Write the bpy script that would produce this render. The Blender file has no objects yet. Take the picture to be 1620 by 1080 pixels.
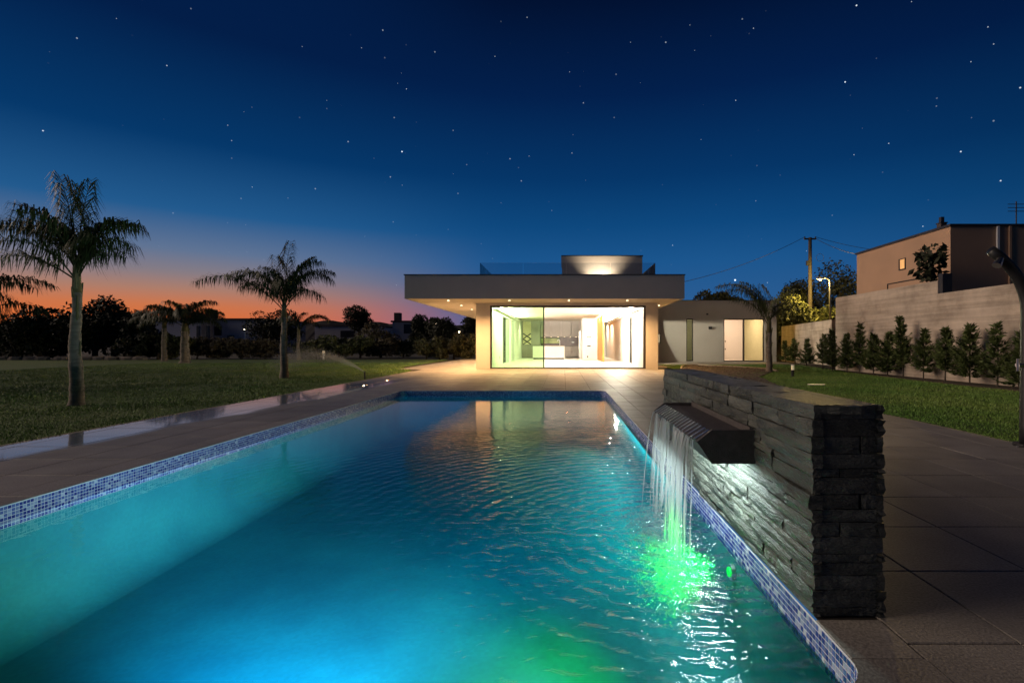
import bpy, math, random
import numpy as np
from mathutils import Vector, Matrix

random.seed(7)
RNG = np.random.default_rng(11)
SC = bpy.context.scene
COL = SC.collection
R = math.radians


def lin(r, g, b):
    def f(c):
        c /= 255.0
        return c / 12.92 if c <= 0.04045 else ((c + 0.055) / 1.055) ** 2.4
    return (f(r), f(g), f(b), 1.0)


# ------------------------------------------------------------------ camera
cam_d = bpy.data.cameras.new('camera')
cam = bpy.data.objects.new('camera', cam_d)
COL.objects.link(cam)
cam.location = (0, 0, 1.11)
cam.rotation_euler = (R(90), 0, 0)
cam_d.sensor_width = 36
cam_d.lens = 36 * 800 / 1620
cam_d.shift_x = -80 / 1620
cam_d.shift_y = 4 / 1620
cam_d.clip_end = 6000
cam_d.clip_start = 0.05
SC.camera = cam

# ------------------------------------------------------------------ sky
world = bpy.data.worlds.new('World')
SC.world = world
world.use_nodes = True
wt = world.node_tree
for n in list(wt.nodes):
    wt.nodes.remove(n)


def wn(kind, **kw):
    n = wt.nodes.new(kind)
    for k, v in kw.items():
        setattr(n, k, v)
    return n


def wmath(op, a, b=None, clamp=False):
    n = wn('ShaderNodeMath', operation=op, use_clamp=clamp)
    for i, x in enumerate((a, b)):
        if x is None:
            continue
        if isinstance(x, (int, float)):
            n.inputs[i].default_value = x
        else:
            wt.links.new(x, n.inputs[i])
    return n.outputs[0]


tc = wn('ShaderNodeTexCoord')
DIR = tc.outputs['Generated']
sep = wn('ShaderNodeSeparateXYZ')
wt.links.new(DIR, sep.inputs[0])
elev = wmath('ARCSINE', sep.outputs['Z'])
edeg = wmath('MULTIPLY', elev, 180 / math.pi / 90)


def ramp(tree, stops):
    n = tree.nodes.new('ShaderNodeValToRGB')
    e = n.color_ramp.elements
    while len(e) < len(stops):
        e.new(0.5)
    for el, (p, c) in zip(e, stops):
        el.position = p
        el.color = c
    return n


night = ramp(wt, [(0.0, lin(58, 100, 146)), (5 / 90, lin(42, 92, 146)), (9 / 90, lin(28, 86, 142)),
                  (13 / 90, lin(14, 72, 126)), (18 / 90, lin(6, 54, 104)), (26 / 90, lin(3, 32, 76)),
                  (34 / 90, lin(2, 18, 50)), (1.0, lin(2, 9, 30))])
wt.links.new(edeg, night.inputs[0])
glow = ramp(wt, [(0.0, lin(222, 104, 46)), (2.2 / 90, lin(218, 110, 56)), (3.6 / 90, lin(204, 118, 76)),
                 (5.0 / 90, lin(172, 126, 108)), (6.5 / 90, lin(134, 124, 132)), (8.5 / 90, lin(96, 116, 148)),
                 (12 / 90, lin(34, 90, 142)), (18 / 90, lin(6, 56, 106)), (27 / 90, lin(3, 30, 72)), (1.0, lin(2, 9, 30))])
wt.links.new(edeg, glow.inputs[0])
# horizontal bearing of the afterglow, 46 degrees left of the pool axis
flat = wn('ShaderNodeVectorMath', operation='MULTIPLY')
wt.links.new(DIR, flat.inputs[0])
flat.inputs[1].default_value = (1, 1, 0)
nrm = wn('ShaderNodeVectorMath', operation='NORMALIZE')
wt.links.new(flat.outputs[0], nrm.inputs[0])
dot = wn('ShaderNodeVectorMath', operation='DOT_PRODUCT')
wt.links.new(nrm.outputs[0], dot.inputs[0])
dot.inputs[1].default_value = (-math.sin(R(46)), math.cos(R(46)), 0)
gm = wn('ShaderNodeMapRange', interpolation_type='SMOOTHSTEP')
wt.links.new(dot.outputs['Value'], gm.inputs[0])
gm.inputs[1].default_value = 0.76
gm.inputs[2].default_value = 1.0
sky = wn('ShaderNodeMixRGB')
wt.links.new(gm.outputs[0], sky.inputs[0])
wt.links.new(night.outputs[0], sky.inputs[1])
wt.links.new(glow.outputs[0], sky.inputs[2])
# faint stars: cells of a voronoi pattern on the celestial sphere
vor = wn('ShaderNodeTexVoronoi', feature='F1')
vor.inputs['Scale'].default_value = 52
wt.links.new(DIR, vor.inputs['Vector'])
vd = wmath('LESS_THAN', vor.outputs['Distance'], 0.06)
vs = wn('ShaderNodeSeparateColor')
wt.links.new(vor.outputs['Color'], vs.inputs[0])
vb = wmath('MULTIPLY', wmath('POWER', vs.outputs[0], 5.0), 0.36)
up = wn('ShaderNodeMapRange')
wt.links.new(sep.outputs['Z'], up.inputs[0])
up.inputs[1].default_value = 0.08
up.inputs[2].default_value = 0.35
STAR = wmath('MULTIPLY', wmath('MULTIPLY', vd, vb), up.outputs[0])
# the brighter stars and the planet
BRIGHT = [(636, 240, 1.5, 1.9), (68, 207, 1.2, 1.0), (264, 104, 1, .7), (572, 76, .9, .6), (643, 141, 1.1, .9), (629, 132, .8, .6),
          (635, 116, .8, .5), (399, 296, 1, .8), (386, 177, .7, .5), (1337, 130, 1.6, 1.4), (1355, 9, 1.5, 1.2), (1164, 159, 1.1, .8),
          (1520, 240, 1.5, 1.3), (1406, 227, 1.2, .9), (1351, 245, 1.1, .8), (1583, 286, 1.5, 1.2), (1614, 139, 1.5, 1.2),
          (1536, 98, 1.1, .7), (1563, 43, 1.1, .7), (1572, 70, 1.1, .7), (1192, 45, 1, .7), (901, 114, .9, .7), (1109, 221, .9, .7),
          (1163, 443, 2.4, 1.8), (837, 247, .9, .6), (1013, 131, .8, .5), (717, 275, .8, .5), (926, 285, .8, .5), (1064, 388, 1.1, .8),
          (1214, 447, 1, .6), (1460, 358, 1.2, .8), (1276, 397, 1, .6), (577, 374, .8, .5), (517, 159, .8, .5), (1099, 80, .8, .5),
          (627, 451, .9, .4), (1442, 3, 1, .7), (478, 74, .7, .5)]
acc = STAR
for (px, py, size, br) in BRIGHT:
    v = Vector(((px - 890) / 800, 1.0, (544 - py) / 800)).normalized()
    dp = wn('ShaderNodeVectorMath', operation='DOT_PRODUCT')
    wt.links.new(DIR, dp.inputs[0])
    dp.inputs[1].default_value = v
    on = wmath('GREATER_THAN', dp.outputs['Value'], math.cos(0.00068 * size))
    acc = wmath('MULTIPLY_ADD', on, br) if False else wmath('ADD', acc, wmath('MULTIPLY', on, br * .75))
sc_ = wn('ShaderNodeMixRGB', blend_type='ADD')
sc_.inputs[0].default_value = 1
wt.links.new(sky.outputs[0], sc_.inputs[1])
tint = wn('ShaderNodeMixRGB', blend_type='MULTIPLY')
tint.inputs[0].default_value = 1
tint.inputs[1].default_value = (0.85, 0.95, 1.0, 1)
wt.links.new(acc, tint.inputs[2])
wt.links.new(tint.outputs[0], sc_.inputs[2])
bg = wn('ShaderNodeBackground')
wt.links.new(sc_.outputs[0], bg.inputs[0])
# the sky away from the afterglow is dimmer (earth shadow rising opposite the sunset)
dim = wn('ShaderNodeMapRange', interpolation_type='SMOOTHSTEP')
wt.links.new(dot.outputs['Value'], dim.inputs[0])
dim.inputs[1].default_value = -0.7
dim.inputs[2].default_value = 0.5
dim.inputs[3].default_value = 0.3
dim.inputs[4].default_value = 1.0
wt.links.new(dim.outputs[0], bg.inputs[1])
out = wn('ShaderNodeOutputWorld')
wt.links.new(bg.outputs[0], out.inputs[0])

# ------------------------------------------------------------------ afterglow sun, very soft, from the west (left)
sl = bpy.data.lights.new('sun', 'SUN')
sl.energy = 1.75
sl.angle = R(38)
sl.color = (1.0, 0.77, 0.58)
sun = bpy.data.objects.new('sun', sl)
COL.objects.link(sun)
SUN_EL, SUN_AZ = R(20), R(89)          # azimuth measured left of the pool axis
sdir = Vector((-math.sin(SUN_AZ) * math.cos(SUN_EL), math.cos(SUN_AZ) * math.cos(SUN_EL), math.sin(SUN_EL)))
sun.rotation_euler = sdir.to_track_quat('Z', 'Y').to_euler()

SC.view_settings.view_transform = 'Standard'
SC.view_settings.look = 'None'
SC.view_settings.exposure = 0.0
SC.view_settings.gamma = 1.0
SC.view_settings.use_curve_mapping = False
cy = SC.cycles
cy.use_denoising = True
try:
    cy.denoiser = 'OPENIMAGEDENOISE'
except Exception:
    pass
cy.max_bounces = 7
cy.diffuse_bounces = 3
cy.glossy_bounces = 3
cy.transmission_bounces = 4
cy.transparent_max_bounces = 16
cy.caustics_reflective = False
cy.caustics_refractive = False
cy.sample_clamp_indirect = 4.0
cy.blur_glossy = 0.5


# ------------------------------------------------------------------ helpers
def lamp(name, kind, loc, energy, color, size=0.05, target=None, spot=None, blend=0.5, size_y=None):
    d = bpy.data.lights.new(name, kind)
    d.energy = energy
    d.color = color
    if kind == 'AREA':
        d.shape = 'RECTANGLE' if size_y else 'SQUARE'
        d.size = size
        if size_y:
            d.size_y = size_y
    else:
        d.shadow_soft_size = size
    if kind == 'SPOT':
        d.spot_size = R(spot)
        d.spot_blend = blend
    o = bpy.data.objects.new(name, d)
    COL.objects.link(o)
    o.location = loc
    if target is not None:
        o.rotation_euler = (Vector(loc) - Vector(target)).to_track_quat('Z', 'Y').to_euler()
    return o


class MB:
    def __init__(s):
        s.v, s.f, s.m = [], [], []

    def add(s, vs, fs, m=0):
        b = len(s.v)
        s.v += [tuple(p) for p in vs]
        s.f += [tuple(i + b for i in f) for f in fs]
        s.m += [m] * len(fs)
        return s

    def box(s, x0, x1, y0, y1, z0, z1, m=0):
        vs = [(x0, y0, z0), (x1, y0, z0), (x1, y1, z0), (x0, y1, z0), (x0, y0, z1), (x1, y0, z1), (x1, y1, z1), (x0, y1, z1)]
        return s.add(vs, [(0, 3, 2, 1), (4, 5, 6, 7), (0, 1, 5, 4), (1, 2, 6, 5), (2, 3, 7, 6), (3, 0, 4, 7)], m)

    def slab(s, poly, z0, z1, m=0):
        n = len(poly)
        vs = [(x, y, z0) for x, y in poly] + [(x, y, z1) for x, y in poly]
        fs = [tuple(range(n - 1, -1, -1)), tuple(range(n, 2 * n))]
        fs += [(i, (i + 1) % n, n + (i + 1) % n, n + i) for i in range(n)]
        return s.add(vs, fs, m)

    def tube(s, pts, rad, n=8, m=0, cap=True):
        pts = [Vector(p) for p in pts]
        if not isinstance(rad, (list, tuple)):
            rad = [rad] * len(pts)
        ref = Vector((0.31, 0.17, 0.93)).normalized()
        rings = []
        for i, p in enumerate(pts):
            t = (pts[min(i + 1, len(pts) - 1)] - pts[max(i - 1, 0)]).normalized()
            a = t.cross(ref)
            if a.length < 1e-3:
                a = t.cross(Vector((1, 0, 0)))
            a.normalize()
            b = t.cross(a)
            rings.append([p + (a * math.cos(2 * math.pi * k / n) + b * math.sin(2 * math.pi * k / n)) * rad[i] for k in range(n)])
        vs = [v for r in rings for v in r]
        fs = []
        for i in range(len(pts) - 1):
            for k in range(n):
                fs.append((i * n + k, i * n + (k + 1) % n, (i + 1) * n + (k + 1) % n, (i + 1) * n + k))
        if cap:
            fs.append(tuple(range(n - 1, -1, -1)))
            fs.append(tuple((len(pts) - 1) * n + k for k in range(n)))
        return s.add(vs, fs, m)

    def build(s, name, mats, parent=None, loc=None, smooth=False):
        me = bpy.data.meshes.new(name)
        me.from_pydata(s.v, [], s.f)
        if not isinstance(mats, (list, tuple)):
            mats = [mats]
        for x in mats:
            me.materials.append(x)
        if len(mats) > 1:
            me.polygons.foreach_set('material_index', s.m)
        if smooth:
            me.polygons.foreach_set('use_smooth', [True] * len(s.f))
        me.update()
        return link(name, me, parent, loc)


def link(name, me, parent=None, loc=None):
    o = bpy.data.objects.new(name, me)
    COL.objects.link(o)
    if parent is not None:
        o.parent = parent
    if loc is not None:
        o.location = loc
    return o


def np_mesh(name, verts, nper, mats, parent=None, midx=None):
    """verts: (n*nper,3) array, each consecutive nper vertices make one face."""
    me = bpy.data.meshes.new(name)
    nv = len(verts)
    nf = nv // nper
    me.vertices.add(nv)
    me.vertices.foreach_set('co', np.asarray(verts, dtype=np.float32).ravel())
    me.loops.add(nv)
    me.loops.foreach_set('vertex_index', np.arange(nv, dtype=np.int32))
    me.polygons.add(nf)
    me.polygons.foreach_set('loop_start', np.arange(0, nv, nper, dtype=np.int32))
    me.polygons.foreach_set('loop_total', np.full(nf, nper, dtype=np.int32))
    if not isinstance(mats, (list, tuple)):
        mats = [mats]
    for x in mats:
        me.materials.append(x)
    if midx is not None:
        me.polygons.foreach_set('material_index', np.asarray(midx, dtype=np.int32))
    me.update(calc_edges=True)
    me.validate()
    return link(name, me, parent)


def tag(o, label, cat=None, group=None, kind=None):
    o['label'] = label
    if cat:
        o['category'] = cat
    if group:
        o['group'] = group
    if kind:
        o['kind'] = kind
    return o


def thing(name, label, cat, loc=(0, 0, 0), group=None):
    o = bpy.data.objects.new(name, None)
    COL.objects.link(o)
    o.location = loc
    return tag(o, label, cat, group)


# ------------------------------------------------------------------ materials
def base_mat(name):
    m = bpy.data.materials.new(name)
    m.use_nodes = True
    nt = m.node_tree
    return m, nt, nt.nodes['Principled BSDF']


def nd(nt, kind, **kw):
    n = nt.nodes.new(kind)
    for k, v in kw.items():
        setattr(n, k, v)
    return n


def pm(name, c1, c2=None, scale=3.0, rough=0.7, bump=0.0, bscale=None, detail=6, spec=0.4, metal=0.0, rand=0.0, space='obj', rvar=0.0, stretch=(1, 1, 1)):
    """noise-mottled surface; rand varies the tone between loose pieces"""
    m, nt, b = base_mat(name)
    L = nt.links.new
    b.inputs['Metallic'].default_value = metal
    b.inputs['Roughness'].default_value = rough
    b.inputs['Specular IOR Level'].default_value = spec
    c2 = c2 or tuple(x * 0.75 for x in c1)
    if space == 'world':
        co = nd(nt, 'ShaderNodeNewGeometry').outputs['Position']
    else:
        co = nd(nt, 'ShaderNodeTexCoord').outputs['Object']
    mp = nd(nt, 'ShaderNodeMapping')
    mp.inputs['Scale'].default_value = stretch
    L(co, mp.inputs[0])
    co = mp.outputs[0]
    nz = nd(nt, 'ShaderNodeTexNoise')
    nz.inputs['Scale'].default_value = scale
    nz.inputs['Detail'].default_value = detail
    nz.inputs['Roughness'].default_value = 0.62
    L(co, nz.inputs['Vector'])
    cr = ramp(nt, [(0.3, (*c1[:3], 1)), (0.7, (*c2[:3], 1))])
    L(nz.outputs['Fac'], cr.inputs[0])
    col = cr.outputs[0]
    if rand:
        oi = nd(nt, 'ShaderNodeObjectInfo')
        ge = nd(nt, 'ShaderNodeNewGeometry')
        ad = nd(nt, 'ShaderNodeMath', operation='ADD')
        L(oi.outputs['Random'], ad.inputs[0])
        L(ge.outputs['Random Per Island'], ad.inputs[1])
        fr = nd(nt, 'ShaderNodeMath', operation='FRACT')
        L(ad.outputs[0], fr.inputs[0])
        mr = nd(nt, 'ShaderNodeMapRange')
        mr.inputs[3].default_value = 1 - rand
        mr.inputs[4].default_value = 1 + rand
        L(fr.outputs[0], mr.inputs[0])
        mx = nd(nt, 'ShaderNodeMixRGB', blend_type='MULTIPLY')
        mx.inputs[0].default_value = 1
        L(col, mx.inputs[1])
        L(mr.outputs[0], mx.inputs[2])
        col = mx.outputs[0]
    L(col, b.inputs['Base Color'])
    if rvar:
        rr = nd(nt, 'ShaderNodeMapRange')
        rr.inputs[1].default_value = 0.3
        rr.inputs[2].default_value = 0.7
        rr.inputs[3].default_value = rough - rvar
        rr.inputs[4].default_value = rough + rvar
        L(nz.outputs['Fac'], rr.inputs[0])
        L(rr.outputs[0], b.inputs['Roughness'])
    if bump:
        n2 = nd(nt, 'ShaderNodeTexNoise')
        n2.inputs['Scale'].default_value = bscale or scale * 6
        n2.inputs['Detail'].default_value = 5
        L(co, n2.inputs['Vector'])
        bp = nd(nt, 'ShaderNodeBump')
        bp.inputs['Strength'].default_value = bump
        bp.inputs['Distance'].default_value = 0.02
        L(n2.outputs['Fac'], bp.inputs['Height'])
        L(bp.outputs[0], b.inputs['Normal'])
    return m


def emis(name, color, strength):
    m, nt, b = base_mat(name)
    b.inputs['Base Color'].default_value = (*color[:3], 1)
    b.inputs['Emission Color'].default_value = (*color[:3], 1)
    b.inputs['Emission Strength'].default_value = strength
    return m


def glass(name, tint_, rough=0.0, refl=1.0):
    m = bpy.data.materials.new(name)
    m.use_nodes = True
    nt = m.node_tree
    for n in list(nt.nodes):
        nt.nodes.remove(n)
    o = nd(nt, 'ShaderNodeOutputMaterial')
    mx = nd(nt, 'ShaderNodeMixShader')
    fr = nd(nt, 'ShaderNodeFresnel')
    fr.inputs[0].default_value = 1.45
    t = nd(nt, 'ShaderNodeBsdfTransparent')
    t.inputs[0].default_value = (*tint_, 1)
    g = nd(nt, 'ShaderNodeBsdfGlossy')
    g.inputs['Roughness'].default_value = rough
    g.inputs[0].default_value = (refl, refl, refl, 1)
    nt.links.new(fr.outputs[0], mx.inputs[0])
    nt.links.new(t.outputs[0], mx.inputs[1])
    nt.links.new(g.outputs[0], mx.inputs[2])
    nt.links.new(mx.outputs[0], o.inputs[0])
    return m


M = {}
M['soil'] = pm('soil', (0.035, 0.026, 0.018), (0.07, 0.055, 0.035), 0.8, 0.95, 0.8, 25)
M['ground'] = pm('dry_ground', (0.03, 0.03, 0.016), (0.06, 0.05, 0.03), 0.05, 0.95, 0.5, 4)
M['lawn'] = pm('lawn', (0.05, 0.11, 0.016), (0.085, 0.13, 0.024), 0.9, 0.9, 0.8, 60, space='world')
M['grass'] = pm('grass_blade', (0.085, 0.205, 0.026), (0.2, 0.29, 0.06), 0.45, 0.6, rand=0.45, space='world')
M['grout'] = pm('grout', (0.075, 0.066, 0.06), (0.05, 0.045, 0.04), 6, 0.9)
M['white_grout'] = pm('white_grout', (0.76, 0.77, 0.8), (0.64, 0.65, 0.7), 9, 0.6)
M['slate'] = pm('slate', (0.042, 0.049, 0.044), (0.125, 0.13, 0.112), 9, 0.5, 0.7, 60, rand=0.35, rvar=0.15, space='world', stretch=(1, 0.45, 2.2))
M['slate_core'] = pm('slate_core', (0.02, 0.02, 0.02), (0.03, 0.03, 0.03), 5, 0.9)
M['spout'] = pm('spout_metal', (0.05, 0.042, 0.04), (0.10, 0.085, 0.078), 26, 0.6, 0.6, 160, spec=0.5, space='world')
M['render_dark'] = pm('fascia_render', (0.40, 0.385, 0.37), (0.45, 0.43, 0.41), 1.2, 0.85, 0.15, 120)
M['render_warm'] = pm('pier_render', (0.62, 0.56, 0.48), (0.68, 0.62, 0.54), 1.0, 0.85, 0.15, 120)
M['render_wing'] = pm('wing_render', (0.62, 0.57, 0.50), (0.68, 0.63, 0.56), 0.9, 0.9, 0.3, 90)
M['soffit'] = pm('soffit_paint', (0.66, 0.6, 0.52), (0.7, 0.64, 0.56), 0.8, 0.8)
M['white_wall'] = pm('white_plaster', (0.78, 0.75, 0.7), (0.82, 0.79, 0.75), 0.7, 0.75, 0.06, 60)
M['floor_in'] = pm('interior_floor', (0.74, 0.69, 0.62), (0.79, 0.74, 0.67), 0.7, 0.3, spec=0.5)
M['frame'] = pm('dark_frame', (0.035, 0.032, 0.03), (0.05, 0.045, 0.04), 5, 0.45, spec=0.5)
M['cap'] = pm('parapet_cap', (0.03, 0.03, 0.035), (0.045, 0.045, 0.05), 5, 0.4)
M['taupe'] = pm('taupe_cabinet', (0.19, 0.165, 0.145), (0.23, 0.2, 0.175), 2, 0.45, spec=0.5, stretch=(1, 1, 0.3))
M['backsplash'] = pm('backsplash', (0.07, 0.045, 0.04), (0.12, 0.08, 0.07), 7, 0.3)
M['wood'] = pm('orange_wood', (0.52, 0.25, 0.05), (0.42, 0.19, 0.035), 5, 0.4, stretch=(6, 6, 0.4))
M['pale_wood'] = pm('pale_wood', (0.62, 0.52, 0.36), (0.5, 0.4, 0.26), 5, 0.5)
M['steel'] = pm('steel', (0.55, 0.54, 0.52), (0.65, 0.64, 0.62), 8, 0.3, metal=1.0)
M['black_plastic'] = pm('black_plastic', (0.014, 0.014, 0.015), (0.022, 0.022, 0.024), 8, 0.4)
M['white_paint'] = pm('white_paint', (0.75, 0.75, 0.75), (0.7, 0.7, 0.7), 4, 0.5)
M['concrete_kerb'] = pm('kerb_concrete', (0.36, 0.3, 0.24), (0.28, 0.24, 0.19), 4, 0.9, 0.3, 60)
M['gravel'] = pm('dark_gravel', (0.05, 0.038, 0.034), (0.12, 0.095, 0.085), 40, 0.9, 0.8, 90, space='world')
M['pebble'] = pm('pebble', (0.06, 0.045, 0.04), (0.15, 0.12, 0.105), 3, 0.8, rand=0.4)
M['neighbour'] = pm('neighbour_render', (0.5, 0.32, 0.21), (0.42, 0.27, 0.18), 0.5, 0.9, 0.3, 40)
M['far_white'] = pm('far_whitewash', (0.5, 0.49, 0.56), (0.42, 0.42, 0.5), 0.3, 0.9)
M['far_roof'] = pm('far_roof', (0.1, 0.075, 0.08), (0.07, 0.06, 0.06), 0.5, 0.9)
M['far_window'] = pm('far_window', (0.02, 0.022, 0.03), (0.03, 0.03, 0.04), 1, 0.3)
M['hill'] = pm('hill_scrub', (0.02, 0.02, 0.024), (0.04, 0.036, 0.04), 0.01, 1.0)
M['trunk'] = pm('palm_trunk', (0.15, 0.12, 0.09), (0.32, 0.27, 0.21), 5, 0.9, 0.9, 18, stretch=(1, 1, 3.5))
M['palm_sheath'] = pm('palm_sheath', (0.09, 0.1, 0.035), (0.2, 0.16, 0.08), 4, 0.7, stretch=(3, 3, 0.6))
M['palm_leaf'] = pm('palm_leaf', (0.035, 0.05, 0.012), (0.06, 0.075, 0.02), 3, 0.55, rand=0.3)
M['palm_leaf_lit'] = pm('palm_leaf_lit_tone', (0.06, 0.075, 0.02), (0.1, 0.11, 0.035), 3, 0.55, rand=0.3)  # brighter copy of palm_leaf, the light on the fronds put into the colour
M['bark'] = pm('bark', (0.05, 0.04, 0.03), (0.09, 0.07, 0.05), 6, 0.95, 0.8, 30, stretch=(1, 1, .3))
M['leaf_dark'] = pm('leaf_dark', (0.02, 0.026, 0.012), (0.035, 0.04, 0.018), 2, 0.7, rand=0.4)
M['leaf_mid'] = pm('leaf_mid', (0.045, 0.06, 0.018), (0.08, 0.085, 0.03), 2, 0.65, rand=0.4)
M['leaf_hedge'] = pm('leaf_hedge', (0.06, 0.075, 0.022), (0.12, 0.105, 0.05), 2, 0.6, rand=0.45)
M['leaf_dry'] = pm('leaf_dry', (0.075, 0.065, 0.035), (0.12, 0.1, 0.06), 2, 0.8, rand=0.4)
M['conifer'] = pm('conifer_leaf', (0.055, 0.085, 0.02), (0.10, 0.125, 0.033), 4, 0.7, rand=0.35)
M['pole_wood'] = pm('pole_wood', (0.1, 0.085, 0.07), (0.06, 0.05, 0.04), 3, 0.9, 0.5, 20, stretch=(2, 2, .2))
M['cable'] = pm('cable', (0.02, 0.02, 0.022), (0.03, 0.03, 0.03), 2, 0.7)
M['glass_clear'] = glass('glass_clear', (0.97, 0.98, 0.96))
M['glass_green'] = glass('glass_green', (0.66, 0.84, 0.61))
M['glass_yellow'] = glass('glass_faint_green', (0.86, 0.9, 0.74))
M['balustrade'] = glass('balustrade_glass', (0.86, 0.88, 0.9))
M['led_warm'] = emis('led_warm', (1.0, 0.8, 0.56), 14)
M['cove'] = emis('cove_led', (1.0, 0.93, 0.84), 16.0)
M['led_white'] = emis('led_white', (0.85, 1.0, 0.97), 3)
M['lens_green'] = emis('lens_green', (0.0, 1.0, 0.1), 0.8)
M['lens_blue'] = emis('lens_blue', (0.05, 0.6, 0.8), 0.8)
M['sodium'] = emis('sodium_lamp', (1.0, 0.55, 0.07), 1.9)
M['strip_lamp'] = emis('lawn_strip_lamp', (1.0, 0.84, 0.55), 0.4)
M['bollard_lamp'] = emis('bollard_lamp', (1.0, 0.82, 0.52), 0.22)
M['far_lamp'] = emis('far_lamp', (1.0, 0.85, 0.6), 14)
M['window_glow'] = emis('window_glow', (1.0, 0.55, 0.2), 0.4)


def deck_material():
    m, nt, b = base_mat('deck_stone')
    L = nt.links.new
    pos = nd(nt, 'ShaderNodeNewGeometry')
    P = pos.outputs['Position']
    n1 = nd(nt, 'ShaderNodeTexNoise')
    n1.inputs['Scale'].default_value = 2.2
    n1.inputs['Detail'].default_value = 8
    L(P, n1.inputs['Vector'])
    cr = ramp(nt, [(0.3, (0.195, 0.18, 0.163, 1)), (0.7, (0.30, 0.277, 0.25, 1))])
    L(n1.outputs['Fac'], cr.inputs[0])
    n3 = nd(nt, 'ShaderNodeTexNoise')
    n3.inputs['Scale'].default_value = 90
    n3.inputs['Detail'].default_value = 3
    L(P, n3.inputs['Vector'])
    sp = nd(nt, 'ShaderNodeMapRange')
    sp.inputs[1].default_value = 0.35
    sp.inputs[2].default_value = 0.65
    sp.inputs[3].default_value = 0.75
    sp.inputs[4].default_value = 1.2
    L(n3.outputs['Fac'], sp.inputs[0])
    mx = nd(nt, 'ShaderNodeMixRGB', blend_type='MULTIPLY')
    mx.inputs[0].default_value = 1
    L(cr.outputs[0], mx.inputs[1])
    L(sp.outputs[0], mx.inputs[2])
    oi = nd(nt, 'ShaderNodeObjectInfo')
    ad = nd(nt, 'ShaderNodeMath', operation='ADD')
    L(oi.outputs['Random'], ad.inputs[0])
    L(pos.outputs['Random Per Island'], ad.inputs[1])
    fr = nd(nt, 'ShaderNodeMath', operation='FRACT')
    L(ad.outputs[0], fr.inputs[0])
    mr = nd(nt, 'ShaderNodeMapRange')
    mr.inputs[3].default_value = 0.86
    mr.inputs[4].default_value = 1.12
    L(fr.outputs[0], mr.inputs[0])
    m2 = nd(nt, 'ShaderNodeMixRGB', blend_type='MULTIPLY')
    m2.inputs[0].default_value = 1
    L(mx.outputs[0], m2.inputs[1])
    L(mr.outputs[0], m2.inputs[2])
    # wet film left by the lawn sprinkler along the lawn edge, with ragged borders
    sx = nd(nt, 'ShaderNodeSeparateXYZ')
    L(P, sx.inputs[0])
    n2 = nd(nt, 'ShaderNodeTexNoise')
    n2.inputs['Scale'].default_value = 0.8
    n2.inputs['Detail'].default_value = 5
    L(P, n2.inputs['Vector'])
    lim = nd(nt, 'ShaderNodeMapRange')          # inner limit of the wet band runs from x=-5.45 near to x=-4.8 far
    lim.inputs[1].default_value = 4
    lim.inputs[2].default_value = 12
    lim.inputs[3].default_value = -5.45
    lim.inputs[4].default_value = -4.85
    L(sx.outputs['Y'], lim.inputs[0])
    d1 = nd(nt, 'ShaderNodeMath', operation='SUBTRACT')
    L(lim.outputs[0], d1.inputs[0])
    L(sx.outputs['X'], d1.inputs[1])
    nzs = nd(nt, 'ShaderNodeMath', operation='MULTIPLY_ADD')
    L(n2.outputs['Fac'], nzs.inputs[0])
    nzs.inputs[1].default_value = 0.7
    nzs.inputs[2].default_value = -0.35
    d2 = nd(nt, 'ShaderNodeMath', operation='ADD')
    L(d1.outputs[0], d2.inputs[0])
    L(nzs.outputs[0], d2.inputs[1])
    wet = nd(nt, 'ShaderNodeMapRange', interpolation_type='SMOOTHSTEP')
    wet.inputs[1].default_value = -0.1
    wet.inputs[2].default_value = 0.12
    L(d2.outputs[0], wet.inputs[0])
    far = nd(nt, 'ShaderNodeMapRange', interpolation_type='SMOOTHSTEP')
    far.inputs[1].default_value = 17
    far.inputs[2].default_value = 13.5
    L(sx.outputs['Y'], far.inputs[0])
    w = nd(nt, 'ShaderNodeMath', operation='MULTIPLY')
    L(wet.outputs[0], w.inputs[0])
    L(far.outputs[0], w.inputs[1])
    W = w.outputs[0]
    dk = nd(nt, 'ShaderNodeMixRGB', blend_type='MULTIPLY')
    dk.inputs[2].default_value = (0.85, 0.85, 0.88, 1)
    L(W, dk.inputs[0])
    L(m2.outputs[0], dk.inputs[1])
    L(dk.outputs[0], b.inputs['Base Color'])
    ro = nd(nt, 'ShaderNodeMapRange')
    ro.inputs[3].default_value = 0.5
    ro.inputs[4].default_value = 0.25
    L(W, ro.inputs[0])
    L(ro.outputs[0], b.inputs['Roughness'])
    b.inputs['Specular IOR Level'].default_value = 0.4
    L(W, b.inputs['Coat Weight'])
    b.inputs['Coat Roughness'].default_value = 0.05
    b.inputs['Coat IOR'].default_value = 1.6
    bp = nd(nt, 'ShaderNodeBump')
    iv = nd(nt, 'ShaderNodeMapRange')
    iv.inputs[3].default_value = 0.35
    iv.inputs[4].default_value = 0.0
    L(W, iv.inputs[0])
    L(iv.outputs[0], bp.inputs['Strength'])
    bp.inputs['Distance'].default_value = 0.006
    L(n3.outputs['Fac'], bp.inputs['Height'])
    L(bp.outputs[0], b.inputs['Normal'])
    return m


M['deck'] = deck_material()


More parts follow.
